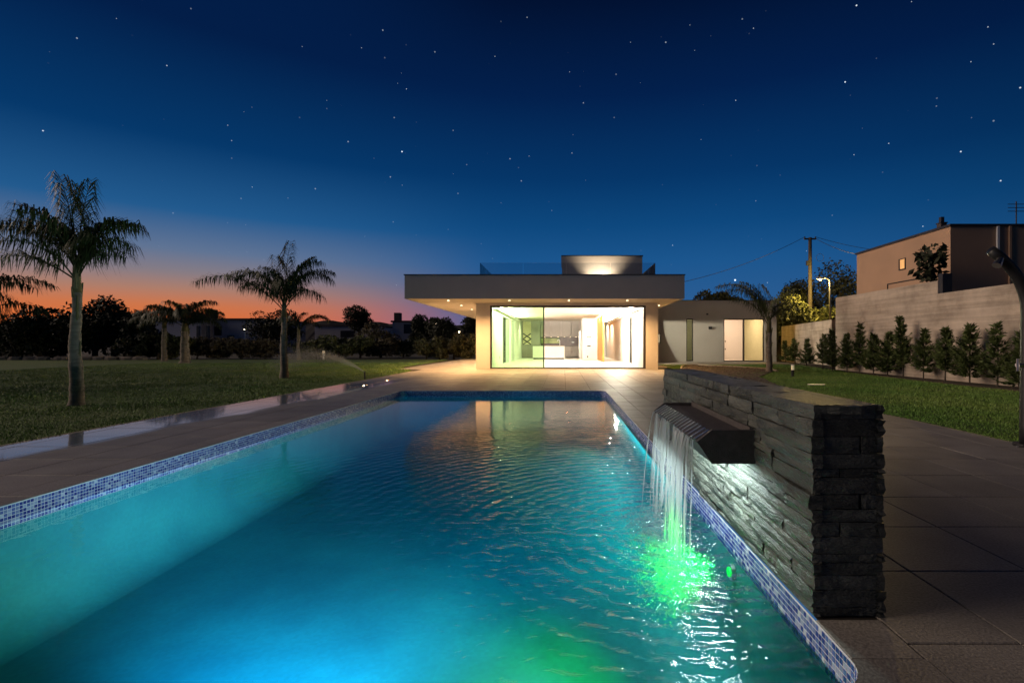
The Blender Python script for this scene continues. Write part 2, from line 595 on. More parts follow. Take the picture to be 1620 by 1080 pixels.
def concrete_material():
    """board-marked concrete: horizontal board lines, pour joints, stains"""
    m, nt, b = base_mat('board_marked_concrete')
    L = nt.links.new
    P = nd(nt, 'ShaderNodeNewGeometry').outputs['Position']
    n1 = nd(nt, 'ShaderNodeTexNoise')
    n1.inputs['Scale'].default_value = 0.9
    n1.inputs['Detail'].default_value = 9
    n1.inputs['Roughness'].default_value = 0.68
    L(P, n1.inputs['Vector'])
    cr = ramp(nt, [(0.3, (0.27, 0.215, 0.165, 1)), (0.5, (0.47, 0.385, 0.305, 1)), (0.72, (0.62, 0.515, 0.415, 1))])
    L(n1.outputs['Fac'], cr.inputs[0])
    mp = nd(nt, 'ShaderNodeMapping')
    mp.inputs['Scale'].default_value = (0.25, 0.25, 7.0)
    L(P, mp.inputs[0])
    n2 = nd(nt, 'ShaderNodeTexNoise')
    n2.inputs['Scale'].default_value = 1.6
    n2.inputs['Detail'].default_value = 4
    L(mp.outputs[0], n2.inputs['Vector'])
    st = nd(nt, 'ShaderNodeMapRange')
    st.inputs[1].default_value = 0.35
    st.inputs[2].default_value = 0.65
    st.inputs[3].default_value = 0.82
    st.inputs[4].default_value = 1.12
    L(n2.outputs['Fac'], st.inputs[0])
    mx = nd(nt, 'ShaderNodeMixRGB', blend_type='MULTIPLY')
    mx.inputs[0].default_value = 1
    L(cr.outputs[0], mx.inputs[1])
    L(st.outputs[0], mx.inputs[2])
    sx = nd(nt, 'ShaderNodeSeparateXYZ')
    L(P, sx.inputs[0])
    # board joints every 0.2 m
    fz = nd(nt, 'ShaderNodeMath', operation='MULTIPLY')
    L(sx.outputs['Z'], fz.inputs[0])
    fz.inputs[1].default_value = 5.0
    f1 = nd(nt, 'ShaderNodeMath', operation='FRACT')
    L(fz.outputs[0], f1.inputs[0])
    lz = nd(nt, 'ShaderNodeMath', operation='LESS_THAN')
    L(f1.outputs[0], lz.inputs[0])
    lz.inputs[1].default_value = 0.09
    bp = nd(nt, 'ShaderNodeBump', invert=True)
    bp.inputs['Strength'].default_value = 0.8
    bp.inputs['Distance'].default_value = 0.02
    hs = nd(nt, 'ShaderNodeMath', operation='MULTIPLY_ADD')
    L(n2.outputs['Fac'], hs.inputs[0])
    hs.inputs[1].default_value = -1.2
    L(lz.outputs[0], hs.inputs[2])
    L(hs.outputs[0], bp.inputs['Height'])
    L(bp.outputs[0], b.inputs['Normal'])
    L(mx.outputs[0], b.inputs['Base Color'])
    b.inputs['Roughness'].default_value = 0.9
    return m


M['concrete'] = concrete_material()


def water_material():
    m = bpy.data.materials.new('pool_water')
    m.use_nodes = True
    nt = m.node_tree
    for n in list(nt.nodes):
        nt.nodes.remove(n)
    L = nt.links.new
    P = nd(nt, 'ShaderNodeNewGeometry').outputs['Position']
    # ripples are strongest round the foot of the waterfall and die away to the left
    ds = nd(nt, 'ShaderNodeVectorMath', operation='SUBTRACT')
    L(P, ds.inputs[0])
    ds.inputs[1].default_value = (0.75, 3.3, -0.125)
    sc2 = nd(nt, 'ShaderNodeVectorMath', operation='MULTIPLY')
    L(ds.outputs[0], sc2.inputs[0])
    sc2.inputs[1].default_value = (1.0, 0.42, 1.0)
    ln = nd(nt, 'ShaderNodeVectorMath', operation='LENGTH')
    L(sc2.outputs[0], ln.inputs[0])
    amp = ramp(nt, [(0.0, (1, 1, 1, 1)), (0.08, (.42, .42, .42, 1)), (0.20, (.2, .2, .2, 1)), (0.30, (.1, .1, .1, 1)), (0.42, (.04, .04, .04, 1)), (0.58, (.02, .02, .02, 1)), (0.8, (.009, .009, .009, 1))])
    dv = nd(nt, 'ShaderNodeMath', operation='DIVIDE')
    L(ln.outputs['Value'], dv.inputs[0])
    dv.inputs[1].default_value = 6.5
    L(dv.outputs[0], amp.inputs[0])
    mp = nd(nt, 'ShaderNodeMapping')
    mp.inputs['Scale'].default_value = (1.0, 1.35, 1.0)
    L(P, mp.inputs[0])
    n1 = nd(nt, 'ShaderNodeTexNoise')
    n1.inputs['Scale'].default_value = 8.0
    n1.inputs['Detail'].default_value = 3.5
    n1.inputs['Distortion'].default_value = 0.6
    L(mp.outputs[0], n1.inputs['Vector'])
    wv = nd(nt, 'ShaderNodeTexWave', wave_type='RINGS', rings_direction='SPHERICAL')
    wv.inputs['Scale'].default_value = 2.6
    wv.inputs['Distortion'].default_value = 3.0
    wv.inputs['Detail'].default_value = 2
    wv.inputs['Detail Scale'].default_value = 1.6
    L(ds.outputs[0], wv.inputs['Vector'])
    hm = nd(nt, 'ShaderNodeMath', operation='MULTIPLY_ADD')
    L(wv.outputs['Fac'], hm.inputs[0])
    hm.inputs[1].default_value = 0.28
    L(n1.outputs['Fac'], hm.inputs[2])
    ht = nd(nt, 'ShaderNodeMath', operation='MULTIPLY')
    L(hm.outputs[0], ht.inputs[0])
    L(amp.outputs[0], ht.inputs[1])
    bp = nd(nt, 'ShaderNodeBump')
    bp.inputs['Strength'].default_value = 1.0
    bp.inputs['Distance'].default_value = 0.055
    L(ht.outputs[0], bp.inputs['Height'])
    fr = nd(nt, 'ShaderNodeFresnel')
    fr.inputs['IOR'].default_value = 1.333
    L(bp.outputs[0], fr.inputs['Normal'])
    g = nd(nt, 'ShaderNodeBsdfGlossy')
    g.inputs['Roughness'].default_value = 0.014
    L(bp.outputs[0], g.inputs['Normal'])
    t = nd(nt, 'ShaderNodeBsdfTransparent')
    t.inputs[0].default_value = (0.8, 0.95, 0.97, 1)
    mx = nd(nt, 'ShaderNodeMixShader')
    L(fr.outputs[0], mx.inputs[0])
    L(t.outputs[0], mx.inputs[1])
    L(g.outputs[0], mx.inputs[2])
    o = nd(nt, 'ShaderNodeOutputMaterial')
    L(mx.outputs[0], o.inputs[0])
    return m


M['water'] = water_material()


def pool_finish():
    m, nt, b = base_mat('pool_mosaic_finish')
    L = nt.links.new
    P = nd(nt, 'ShaderNodeNewGeometry').outputs['Position']
    n1 = nd(nt, 'ShaderNodeTexNoise')
    n1.inputs['Scale'].default_value = 1.6
    n1.inputs['Detail'].default_value = 7
    L(P, n1.inputs['Vector'])
    n2 = nd(nt, 'ShaderNodeTexVoronoi', distance='CHEBYCHEV')
    n2.inputs['Scale'].default_value = 40
    n2.inputs['Randomness'].default_value = 0
    L(P, n2.inputs['Vector'])
    cr = ramp(nt, [(0.3, (0.018, 0.25, 0.28, 1)), (0.7, (0.032, 0.35, 0.36, 1))])
    L(n1.outputs['Fac'], cr.inputs[0])
    sp = nd(nt, 'ShaderNodeSeparateColor')
    L(n2.outputs['Color'], sp.inputs[0])
    mr = nd(nt, 'ShaderNodeMapRange')
    mr.inputs[3].default_value = 0.95
    mr.inputs[4].default_value = 1.05
    L(sp.outputs[0], mr.inputs[0])
    mx = nd(nt, 'ShaderNodeMixRGB', blend_type='MULTIPLY')
    mx.inputs[0].default_value = 1
    L(cr.outputs[0], mx.inputs[1])
    L(mr.outputs[0], mx.inputs[2])
    L(mx.outputs[0], b.inputs['Base Color'])
    b.inputs['Roughness'].default_value = 0.7
    return m


M['pool'] = pool_finish()
TILE_M = [pm('mosaic_navy', (0.03, 0.045, 0.26), (0.04, 0.06, 0.32), 30, 0.18, spec=0.6),
          pm('mosaic_blue', (0.10, 0.14, 0.42), (0.13, 0.18, 0.48), 30, 0.18, spec=0.6),
          pm('mosaic_steel', (0.20, 0.25, 0.47), (0.24, 0.3, 0.52), 30, 0.18, spec=0.6),
          pm('mosaic_sky', (0.36, 0.42, 0.62), (0.42, 0.48, 0.66), 30, 0.18, spec=0.6),
          pm('mosaic_pale', (0.55, 0.6, 0.72), (0.6, 0.64, 0.76), 30, 0.18, spec=0.6)]


def stream_material(name, alpha):
    m = bpy.data.materials.new(name)
    m.use_nodes = True
    nt = m.node_tree
    for n in list(nt.nodes):
        nt.nodes.remove(n)
    L = nt.links.new
    d = nd(nt, 'ShaderNodeBsdfDiffuse')
    d.inputs[0].default_value = (0.8, 0.85, 0.87, 1)
    tl = nd(nt, 'ShaderNodeBsdfTranslucent')
    tl.inputs[0].default_value = (0.8, 0.86, 0.88, 1)
    g = nd(nt, 'ShaderNodeBsdfGlossy')
    g.inputs['Roughness'].default_value = 0.15
    t = nd(nt, 'ShaderNodeBsdfTransparent')
    a = nd(nt, 'ShaderNodeMixShader')
    a.inputs[0].default_value = 0.55
    L(d.outputs[0], a.inputs[1])
    L(tl.outputs[0], a.inputs[2])
    b = nd(nt, 'ShaderNodeMixShader')
    b.inputs[0].default_value = 0.2
    L(a.outputs[0], b.inputs[1])
    L(g.outputs[0], b.inputs[2])
    c = nd(nt, 'ShaderNodeMixShader')
    c.inputs[0].default_value = alpha
    L(t.outputs[0], c.inputs[1])
    L(b.outputs[0], c.inputs[2])
    o = nd(nt, 'ShaderNodeOutputMaterial')
    L(c.outputs[0], o.inputs[0])
    return m


M['stream'] = stream_material('falling_water', 0.55)
M['droplet'] = stream_material('spray_droplet', 0.35)
M['bubble'] = stream_material('bubble', 0.46)

# ------------------------------------------------------------------ the ground and the lawns
PX0, PX1, PY0, PY1 = -3.84, 1.015, 1.62, 12.0       # pool opening
RAD = 0.16
DX0, DX1, DY0, DY1 = -6.1, 5.08, -3.0, 22.0         # paved deck


def holed_sheet(name, outer, hole, z, mat):
    X0, X1, Y0, Y1 = outer
    a, b_, c, d = hole
    mb = MB()
    for (x0, x1, y0, y1) in ((X0, X1, Y0, c), (X0, X1, d, Y1), (X0, a, c, d), (b_, X1, c, d)):
        mb.add([(x0, y0, z), (x1, y0, z), (x1, y1, z), (x0, y1, z)], [(0, 1, 2, 3)])
    return mb.build(name, mat)


g = holed_sheet('ground', (-2500, 2500, -300, 3000), (-6.0, 5.0, 0.5, 13.5), -0.06, M['ground'])
tag(g, 'dark dry ground stretching to the horizon behind the garden', 'ground', kind='structure')

LL = [(-6.1, -3), (-6.1, 19.0), (-6.6, 22), (-8.0, 25.0), (-8.3, 36.5), (-60, 36.5), (-60, -3)]
mb = MB().slab(list(reversed(LL)), -0.05, -0.012)
o = mb.build('lawn', M['lawn'])
tag(o, 'wide green lawn with palms left of the pool', 'lawn', kind='structure')
RL = [(5.08, -3), (10.75, -3), (10.75, 15.0), (11.1, 19), (12.2, 24), (13.0, 27.6), (5.08, 27.6)]
o = MB().slab(RL, -0.05, -0.014).build('lawn', M['lawn'])
tag(o, 'green lawn between the stone waterfall wall and the conifer bed', 'lawn', kind='structure')
o = MB().slab([(10.75, -3), (11.5, -3), (11.5, 21.4), (14.5, 27.6), (13.0, 27.6), (12.2, 24), (11.1, 19), (10.75, 15.0)], -0.05, 0.03).build('planting_bed', M['soil'])
tag(o, 'strip of dark soil along the foot of the concrete wall', 'planting bed', kind='structure')


def inside(poly, x, y):
    r = np.zeros(len(x), bool)
    n = len(poly)
    for i in range(n):
        x1, y1 = poly[i]
        x2, y2 = poly[(i + 1) % n]
        c = ((y1 > y) != (y2 > y)) & (x < (x2 - x1) * (y - y1) / (y2 - y1 + 1e-12) + x1)
        r ^= c
    return r


def grass(label, poly, box, n, h):
    x = RNG.uniform(box[0], box[1], n)
    u = RNG.uniform(0, 1, n)
    y = box[2] * (box[3] / box[2]) ** u            # denser close by
    k = inside(poly, x, y)
    x, y = x[k], y[k]
    n = len(x)
    s = 0.5 + 0.5 * np.clip(y / 8, 0.6, 2.2)
    a = RNG.uniform(0, 2 * np.pi, n)
    w = RNG.uniform(0.004, 0.008, n) * s
    hh = RNG.uniform(0.35, 1.0, n) * h * (0.8 + 0.35 * np.sin(x * 1.7 + np.sin(y * 1.1) * 2) * np.sin(y * .9 + x * .4))
    lx, ly = RNG.normal(0, 0.4, n) * hh, RNG.normal(0, 0.4, n) * hh
    v = np.zeros((n, 3, 3), np.float32)
    v[:, 0] = np.stack([x - np.cos(a) * w, y - np.sin(a) * w, np.full(n, -0.014)], 1)
    v[:, 1] = np.stack([x + np.cos(a) * w, y + np.sin(a) * w, np.full(n, -0.014)], 1)
    v[:, 2] = np.stack([x + lx, y + ly, hh - 0.014], 1)
    o = np_mesh('grass', v.reshape(-1, 3), 3, M['grass'])
    tag(o, label, 'grass', kind='stuff')


grass('short grass blades of the palm lawn', LL, (-24, -6.0, 3.0, 30), 330000, 0.05)
grass('short grass blades on the lawn beside the conifers', RL, (5.05, 12, 4.0, 27.5), 170000, 0.05)

# ------------------------------------------------------------------ deck: slab base, coping, tiles
deck = holed_sheet('deck', (DX0 - 0.02, DX1 + 0.02, DY0, DY1 + 0.19), (PX0 - 0.02, PX1 + 0.02, PY0 - 0.02, PY1 + 0.02), -0.009, M['grout'])
tag(deck, 'stone tiled deck around the pool and in front of the house', 'deck', kind='structure')
o = MB().box(DX0 - 0.08, DX0 - 0.02, DY0, 20.5, -0.3, -0.002).build('edging', M['concrete_kerb'], deck)
o = MB().box(DX1 + 0.02, DX1 + 0.07, DY0, 14, -0.3, -0.004).build('edging', M['concrete_kerb'], deck)
# terrace beside the house
terr = MB().box(-7.3, -3.82, 22.23, 38, -0.06, -0.004).build('side_terrace', M['deck'])
tag(terr, 'pale paved terrace under the deep eave left of the house', 'terrace', kind='structure')


def subtract(rects, ex):
    res = []
    a, b_, c, d = ex
    for (x0, x1, y0, y1) in rects:
        if x1 <= a or x0 >= b_ or y1 <= c or y0 >= d:
            res.append((x0, x1, y0, y1))
            continue
        if y0 < c:
            res.append((x0, x1, y0, c))
        if y1 > d:
            res.append((x0, x1, d, y1))
        yy0, yy1 = max(y0, c), min(y1, d)
        if x0 < a:
            res.append((x0, a, yy0, yy1))
        if x1 > b_:
            res.append((b_, x1, yy0, yy1))
    return [r for r in res if r[1] - r[0] > 0.03 and r[3] - r[2] > 0.03]


CW = 0.28
xs_l = [-6.1, -5.92, -5.32, -4.72, -4.12] + [-4.12 + 0.6 * k for k in range(1, 10)]
xs_r = [1.28, 1.70, 2.28, 2.88, 3.48, 4.08, 4.68, 5.08]
ys = [DY0] + [1.877 + 0.6 * k for k in range(-8, 34) if DY0 < 1.877 + 0.6 * k < DY1 - .05] + [DY1 + 0.18]
xs = xs_l + xs_r[1:]
rects = []
for i in range(len(xs) - 1):
    for j in range(len(ys) - 1):
        rects.append((xs[i], xs[i + 1], ys[j], ys[j + 1]))
rects = subtract(rects, (PX0 - CW, PX1 + CW - 0.015, PY0 - CW, PY1 + CW))


def scr(x, y, z):
    y = max(y, 0.3)
    return 890 + 800 * x / y, 544 - 800 * (z - 1.11) / y


def seen_area(r):
    x0, x1, y0, y1 = r
    if y1 < 1.2:
        return 0
    P = [scr(x, y, 0) for x, y in ((x0, y0), (x1, y0), (x1, y1), (x0, y1))]
    cx, cyy = sum(p[0] for p in P) / 4, sum(p[1] for p in P) / 4
    if not (-40 < cx < 1660 and cyy < 1120):
        return 0
    if 1.3 < x0 and x1 < 3.0 and 2.4 < y0 < 9 and cx < 1385:
        return 0                                   # behind the stone wall
    return abs(sum(P[i][0] * P[(i + 1) % 4][1] - P[(i + 1) % 4][0] * P[i][1] for i in range(4))) / 2


rects.sort(key=seen_area, reverse=True)
J = 0.003


def tile_geo(mb, x0, x1, y0, y1, z0, z1, c=0.004):
    vs = [(x0, y0, z0), (x1, y0, z0), (x1, y1, z0), (x0, y1, z0), (x0, y0, z1 - c), (x1, y0, z1 - c), (x1, y1, z1 - c), (x0, y1, z1 - c),
          (x0 + c, y0 + c, z1), (x1 - c, y0 + c, z1), (x1 - c, y1 - c, z1), (x0 + c, y1 - c, z1)]
    mb.add(vs, [(0, 1, 5, 4), (1, 2, 6, 5), (2, 3, 7, 6), (3, 0, 4, 7), (4, 5, 9, 8), (5, 6, 10, 9), (6, 7, 11, 10), (7, 4, 8, 11), (8, 9, 10, 11)])


meshes = {}
rest = MB()
for k, (x0, x1, y0, y1) in enumerate(rects):
    lift = random.uniform(-0.0008, 0.0008)
    if k < 300 and seen_area((x0, x1, y0, y1)) > 20:
        key = (round(x1 - x0, 2), round(y1 - y0, 2))
        if key not in meshes:
            t = MB()
            w, h = (x1 - x0) / 2 - J, (y1 - y0) / 2 - J
            tile_geo(t, -w, w, -h, h, -0.03, 0.0)
            o = t.build('tile', M['deck'], deck)
            meshes[key] = o.data
        else:
            o = link('tile', meshes[key], deck)
        o.location = ((x0 + x1) / 2, (y0 + y1) / 2, lift)
    else:
        tile_geo(rest, x0 + J, x1 - J, y0 + J, y1 - J, -0.03, lift)
o = rest.build('tiles_beyond', M['deck'], deck)
o['kind'] = 'stuff'

# ------------------------------------------------------------------ the pool
pool = thing('swimming_pool', 'long rectangular swimming pool with blue mosaic waterline and lit turquoise water', 'pool', (-1.4, 6.8, 0))


def outline(inset=0.0, n=8, rmin=0.0):
    """pool outline, counter-clockwise seen from above, with rounded corners"""
    x0, x1, y0, y1 = PX0 - inset, PX1 + inset, PY0 - inset, PY1 + inset
    r = max(RAD + inset, rmin)
    pts = []
    for (cx, cyy, a0) in ((x1 - r, y0 + r, -90), (x1 - r, y1 - r, 0), (x0 + r, y1 - r, 90), (x0 + r, y0 + r, 180)):
        for k in range(n + 1):
            a = R(a0 + 90 * k / n)
            pts.append((cx + r * math.cos(a), cyy + r * math.sin(a)))
    return pts


def pchild(ob):
    ob.parent = pool
    ob.matrix_parent_inverse = Matrix.Translation((1.4, -6.8, 0))
    return ob


WATER_Z, FLOOR_Z = -0.125, -0.92
op = outline()
n = len(op)
mb = MB()
mb.add([(x, y, 0.0) for x, y in op] + [(x, y, -0.16) for x, y in op], [((i + 1) % n, i, n + i, n + (i + 1) % n) for i in range(n)])
pchild(mb.build('waterline_wall', M['white_grout']))
mb = MB()
rings = [[(x, y, -0.158) for x, y in op]]
for k in range(9):                                  # coved junction of wall and floor
    a_ = R(90 * k / 8)
    rings.append([(x, y, FLOOR_Z + .3 - .3 * math.sin(a_)) for x, y in outline(-.3 * (1 - math.cos(a_)), rmin=.2)])
vs = [v for r in rings for v in r]
fs = [(r * n + (i + 1) % n, r * n + i, (r + 1) * n + i, (r + 1) * n + (i + 1) % n) for r in range(len(rings) - 1) for i in range(n)]
pchild(mb.add(vs, fs).build('wall', M['pool'], smooth=True))
mb = MB().add(rings[-1], [tuple(range(n))])
pchild(mb.build('floor', M['pool']))
# coping stones
cop = []
ycuts = [PY0 + RAD] + [y for y in ys if PY0 + RAD + 0.15 < y < PY1 - RAD - 0.1] + [PY1 - RAD]
for a, b_ in zip(ycuts[:-1], ycuts[1:]):
    cop.append((PX0 - CW, PX0, a, b_))
    for (c, d) in ((a, min(b_, 2.04)), (max(a, 5.12), b_)):
        if d - c > 0.05:
            cop.append((PX1, PX1 + CW - 0.015, c, d))
xcuts = [PX0 + RAD] + [x for x in xs if PX0 + RAD + 0.15 < x < PX1 - RAD - 0.1] + [PX1 - RAD]
for a, b_ in zip(xcuts[:-1], xcuts[1:]):
    cop.append((a, b_, PY1, PY1 + CW))
    cop.append((a, b_, PY0 - CW, PY0))
for (x0, x1, y0, y1) in cop:
    key = ('c', round(x1 - x0, 3), round(y1 - y0, 3))
    if key not in meshes:
        t = MB()
        tile_geo(t, -(x1 - x0) / 2 + .0015, (x1 - x0) / 2 - .0015, -(y1 - y0) / 2 + .0015, (y1 - y0) / 2 - .0015, -0.035, 0.0, 0.006)
        o = t.build('coping_stone', M['deck'])
        meshes[key] = o.data
    else:
        o = link('coping_stone', meshes[key])
    o.location = ((x0 + x1) / 2, (y0 + y1) / 2, 0.002)
    pchild(o)
for (cx, cyy, sx, sy) in ((PX1 - RAD, PY0 + RAD, 1, -1), (PX1 - RAD, PY1 - RAD, 1, 1), (PX0 + RAD, PY1 - RAD, -1, 1), (PX0 + RAD, PY0 + RAD, -1, -1)):
    arc = [(cx + sx * RAD * math.cos(R(a)), cyy + sy * RAD * math.sin(R(a))) for a in range(0, 91, 10)]
    ring = arc + [(cx, cyy + sy * (RAD + CW)), (cx + sx * (RAD + CW - .015), cyy + sy * (RAD + CW)), (cx + sx * (RAD + CW - .015), cyy)]
    if sx * sy > 0:
        ring = ring[::-1]
    pchild(MB().slab(ring[::-1], -0.035, 0.002).build('coping_stone', M['deck']))

# mosaic tiles along the waterline: walk the outline
PITCH, TS = 0.025, 0.0112
path = []
for i in range(n):
    a, b_ = Vector(op[i]), Vector(op[(i + 1) % n])
    L_ = (b_ - a).length
    path.append((a, b_, L_))
total = sum(p[2] for p in path)
ncol = int(total / PITCH)
cols = []
i, off = 0, 0.0
for k in range(ncol):
    s = (k + 0.5) * total / ncol
    while s > off + path[i][2]:
        off += path[i][2]
        i += 1
    a, b_, L_ = path[i]
    t = (b_ - a) / L_
    p = a + t * (s - off)
    cols.append((p, t, Vector((-t.y, t.x))))          # position, tangent, inward normal
tiles = []
for (p, t, nn) in cols:
    for r in range(6):
        tiles.append((p, t, nn, -0.0195 - PITCH * r, random.choices(range(5), (32, 34, 22, 9, 3))[0]))


def tile_px(T):
    p, t, nn, z, m_ = T
    if p.y < 1.3 or nn.y > 0.5:
        return 0
    x, y = scr(p.x, p.y, z)
    if not (0 <= x <= 1620 and y <= 1085) or z < WATER_Z:
        return 0
    if nn.dot(Vector((-p.x, -p.y))) <= 0:
        return 0
    return 1 / p.y


tiles.sort(key=tile_px, reverse=True)
TV = [(-TS, -0.006, -TS), (TS, -0.006, -TS), (TS, -0.006, TS), (-TS, -0.006, TS), (-TS * .9, 0.0016, -TS * .9), (TS * .9, 0.0016, -TS * .9), (TS * .9, 0.0016, TS * .9), (-TS * .9, 0.0016, TS * .9)]
TF = [(4, 7, 6, 5), (0, 4, 5, 1), (1, 5, 6, 2), (2, 6, 7, 3), (3, 7, 4, 0)]
TV = [(x, y, z) for x, y, z in TV]
tmesh = []
for m_ in TILE_M:
    me = bpy.data.meshes.new('mosaic_tile')
    me.from_pydata(TV, [], [f[::-1] for f in TF])
    me.materials.append(m_)
    tmesh.append(me)
rest = MB()
for k, (p, t, nn, z, m_) in enumerate(tiles):
    if k < 300:
        o = link('mosaic_tile', tmesh[m_])
        o.location = (p.x, p.y, z)
        o.rotation_euler = (0, 0, math.atan2(nn.y, nn.x) - math.pi / 2)
        pchild(o)
    else:
        vs = [(p.x + t.x * -a + nn.x * b_, p.y + t.y * -a + nn.y * b_, z + c) for a, b_, c in TV]
        rest.add(vs, TF, m_)
o = rest.build('mosaic_band', TILE_M)
o['kind'] = 'stuff'
pchild(o)

# underwater lamps: bezel, lens, light
def pool_lamp(loc, nrm_, lens, energy, color, ang=165, tgt=None):
    nrm_ = Vector(nrm_).normalized()
    a = nrm_.orthogonal().normalized()
    b_ = nrm_.cross(a)
    P0 = Vector(loc)

    def disc(r, d0, d1):
        k = 20
        m_ = MB()
        ring = [(P0 + (a * math.cos(2 * math.pi * i / k) + b_ * math.sin(2 * math.pi * i / k)) * r) for i in range(k)]
        m_.add([v + nrm_ * d0 for v in ring] + [v + nrm_ * d1 for v in ring],
               [tuple(range(k, 2 * k))] + [(i, (i + 1) % k, k + (i + 1) % k, k + i) for i in range(k)])
        return m_
    bz = pchild(disc(0.045, -0.01, 0.02).build('pool_lamp', M['steel']))
    le = disc(0.028, 0.0, 0.03).build('lens', lens)
    le.parent = bz
    le.matrix_parent_inverse = Matrix.Identity(4)
    q = P0 + nrm_ * 0.07
    lamp('pool_light', 'SPOT', q, energy, color, 0.022, tgt or (q + nrm_), ang, 0.9)


pool_lamp((PX1 - 0.003, 3.0, -0.24), (-1, 0, 0), M['lens_green'], 165, (0.006, 1.0, 0.05), 116, (PX0, 2.8, 0.0))
pool_lamp((-1.5, PY0 + 0.003, -0.22), (0, 1, 0), M['lens_blue'], 680, (0.01, 0.46, 1.0), 96, (-1.8, 4.8, -0.62))
pool_lamp((PX1 - 0.003, 1.84, -0.68), (-1, 0, 0), M['lens_blue'], 900, (0.88, 0.95, 1.0), 54, (PX0, 5.4, 0.25))
pool_lamp((PX1 - 0.003, 9.4, -0.3), (-1, 0, 0), M['lens_green'], 16, (0.02, 0.95, 0.5), 150)
# added rail and area light under the waterline, evening the glow in the pool
for (xr, sg, en) in ((PX1, 1, 46),):
    ya, yb = 4.3, 9.3
    rail = MB().box(xr - .03 if sg > 0 else xr, xr if sg > 0 else xr + .03, ya, yb, -.158, -.142)
    pchild(rail.build('fill_light_rail', M['pool']))
    lamp('rail_fill_light', 'AREA', (xr - sg * .035, (ya + yb) / 2, -.17), en, (0.015, 0.66, 0.66), .02, size_y=yb - ya).rotation_euler = (0, R(34) * sg, 0)

w = MB().add([(x, y, WATER_Z) for x, y in outline(0.0)], [tuple(range(n))]).build('water', M['water'])
tag(w, 'rippled pool water lit blue and green from below', 'water', kind='structure')

# ------------------------------------------------------------------ stone wall with the waterfall
SW = thing('stone_wall', 'low wall of stacked grey slate carrying the pool waterfall', 'wall', (1.16, 3.6, 0))


def swc(ob):
    ob.parent = SW
    ob.matrix_parent_inverse = Matrix.Translation((-1.16, -3.6, 0))
    return ob


WX0, WX1, WY0, WY1, WH = 1.02, 1.31, 2.06, 5.1, 0.862
swc(MB().box(WX0 + 0.02, WX1 - 0.02, WY0 + 0.02, WY1 - 0.02, -0.01, WH - 0.035).build('core', M['slate_core']))
# rough split faces: unit stones, face towards +y of the mesh, length along x
stone_me = []
for k in range(14):
    rr = random.Random(k)
    nx, nz = 7, 4
    vs, fs = [], []
    tilt = rr.uniform(-.25, .25)
    tiltx = rr.uniform(-.3, .3)
    for j in range(nz):
        for i in range(nx):
            u, v = i / (nx - 1), j / (nz - 1)
            e = min(u, 1 - u) * (nx - 1)
            ev = min(v, 1 - v) * (nz - 1)
            dpt = 1.0 + tilt * (v - .5) + tiltx * (u - .5) + rr.uniform(-.16, .16) - (0.22 if e == 0 or ev == 0 else 0)
            vs.append((u - .5 + (rr.uniform(-.012, .012) if e == 0 else 0), dpt, v - .5 + (rr.uniform(-.05, .05) if 0 < e else 0) * (1 if ev else .6)))
    for j in range(nz - 1):
        for i in range(nx - 1):
            a = j * nx + i
            fs.append((a, a + nx, a + nx + 1, a + 1))
    rim = [i for i in range(nx)] + [nx * j + nx - 1 for j in range(1, nz)] + [nx * (nz - 1) + i for i in range(nx - 2, -1, -1)] + [nx * j for j in range(nz - 2, 0, -1)]
    b0 = len(vs)
    for i in rim:
        vs.append((vs[i][0], -0.6, vs[i][2]))
    m_ = len(rim)
    for i in range(m_):
        fs.append((rim[i], rim[(i + 1) % m_], b0 + (i + 1) % m_, b0 + i))
    me = bpy.data.meshes.new('stone')
    me.from_pydata(vs, [], fs)
    me.materials.append(M['slate'])
    me.update()
    stone_me.append(me)


def stone(cx, cyy, cz, length, height, depth, rz):
    o = link('stone', random.choice(stone_me))
    if length < 0.32 and abs(math.cos(rz)) > .9:
        depth *= .35                     # the end faces are sawn flatter
    o.location = (cx, cyy, cz)
    o.scale = (length * (1 if random.random() < .5 else 1), depth, height)
    o.rotation_euler = (0, 0, rz)
    swc(o)


courses = []
z = 0.0
while z < WH - 0.02:
    h = random.choice((0.036, 0.045, 0.052, 0.06, 0.07))
    if WH - z - h < 0.03:
        h = WH - z
    courses.append((z, h))
    z += h
for ci, (z, h) in enumerate(courses):
    for side, xw, rz in ((0, WX0, math.pi / 2), (1, WX1, -math.pi / 2)):
        y = WY0 - random.uniform(0.0, 0.008)
        while y < WY1 - 0.01:
            l = random.choice((0.14, 0.2, 0.27, 0.34, 0.42, 0.55)) * random.uniform(.85, 1.15)
            l *= 1 if side == 0 else 2.2
            if WY1 - y - l < 0.14:
                l = WY1 - y
            proud = random.choice((0.0, 0.002, 0.006, 0.012, 0.02)) * (1 if side == 0 else .3)
            if side == 0 and z < .3:
                proud *= .5
            stone(xw + (0.018 if side == 0 else -0.018), y + l / 2, z + h / 2, l - 0.004, h - 0.004, 0.018 + proud, rz)
            y += l
    for yw, rz in ((WY0, math.pi), (WY1, 0)):
        x = WX0 + .004
        for l in ((WX1 - WX0 - .008,) if ci % 2 else (0.11, WX1 - WX0 - .118) if ci % 4 else (.19, WX1 - WX0 - .198)):
            stone(x + l / 2 + random.uniform(-.006, .006), yw + (0.012 if yw == WY0 else -0.012), z + h / 2, l - 0.004, h - 0.003, 0.024 + random.uniform(0, .006), rz)
            x += l
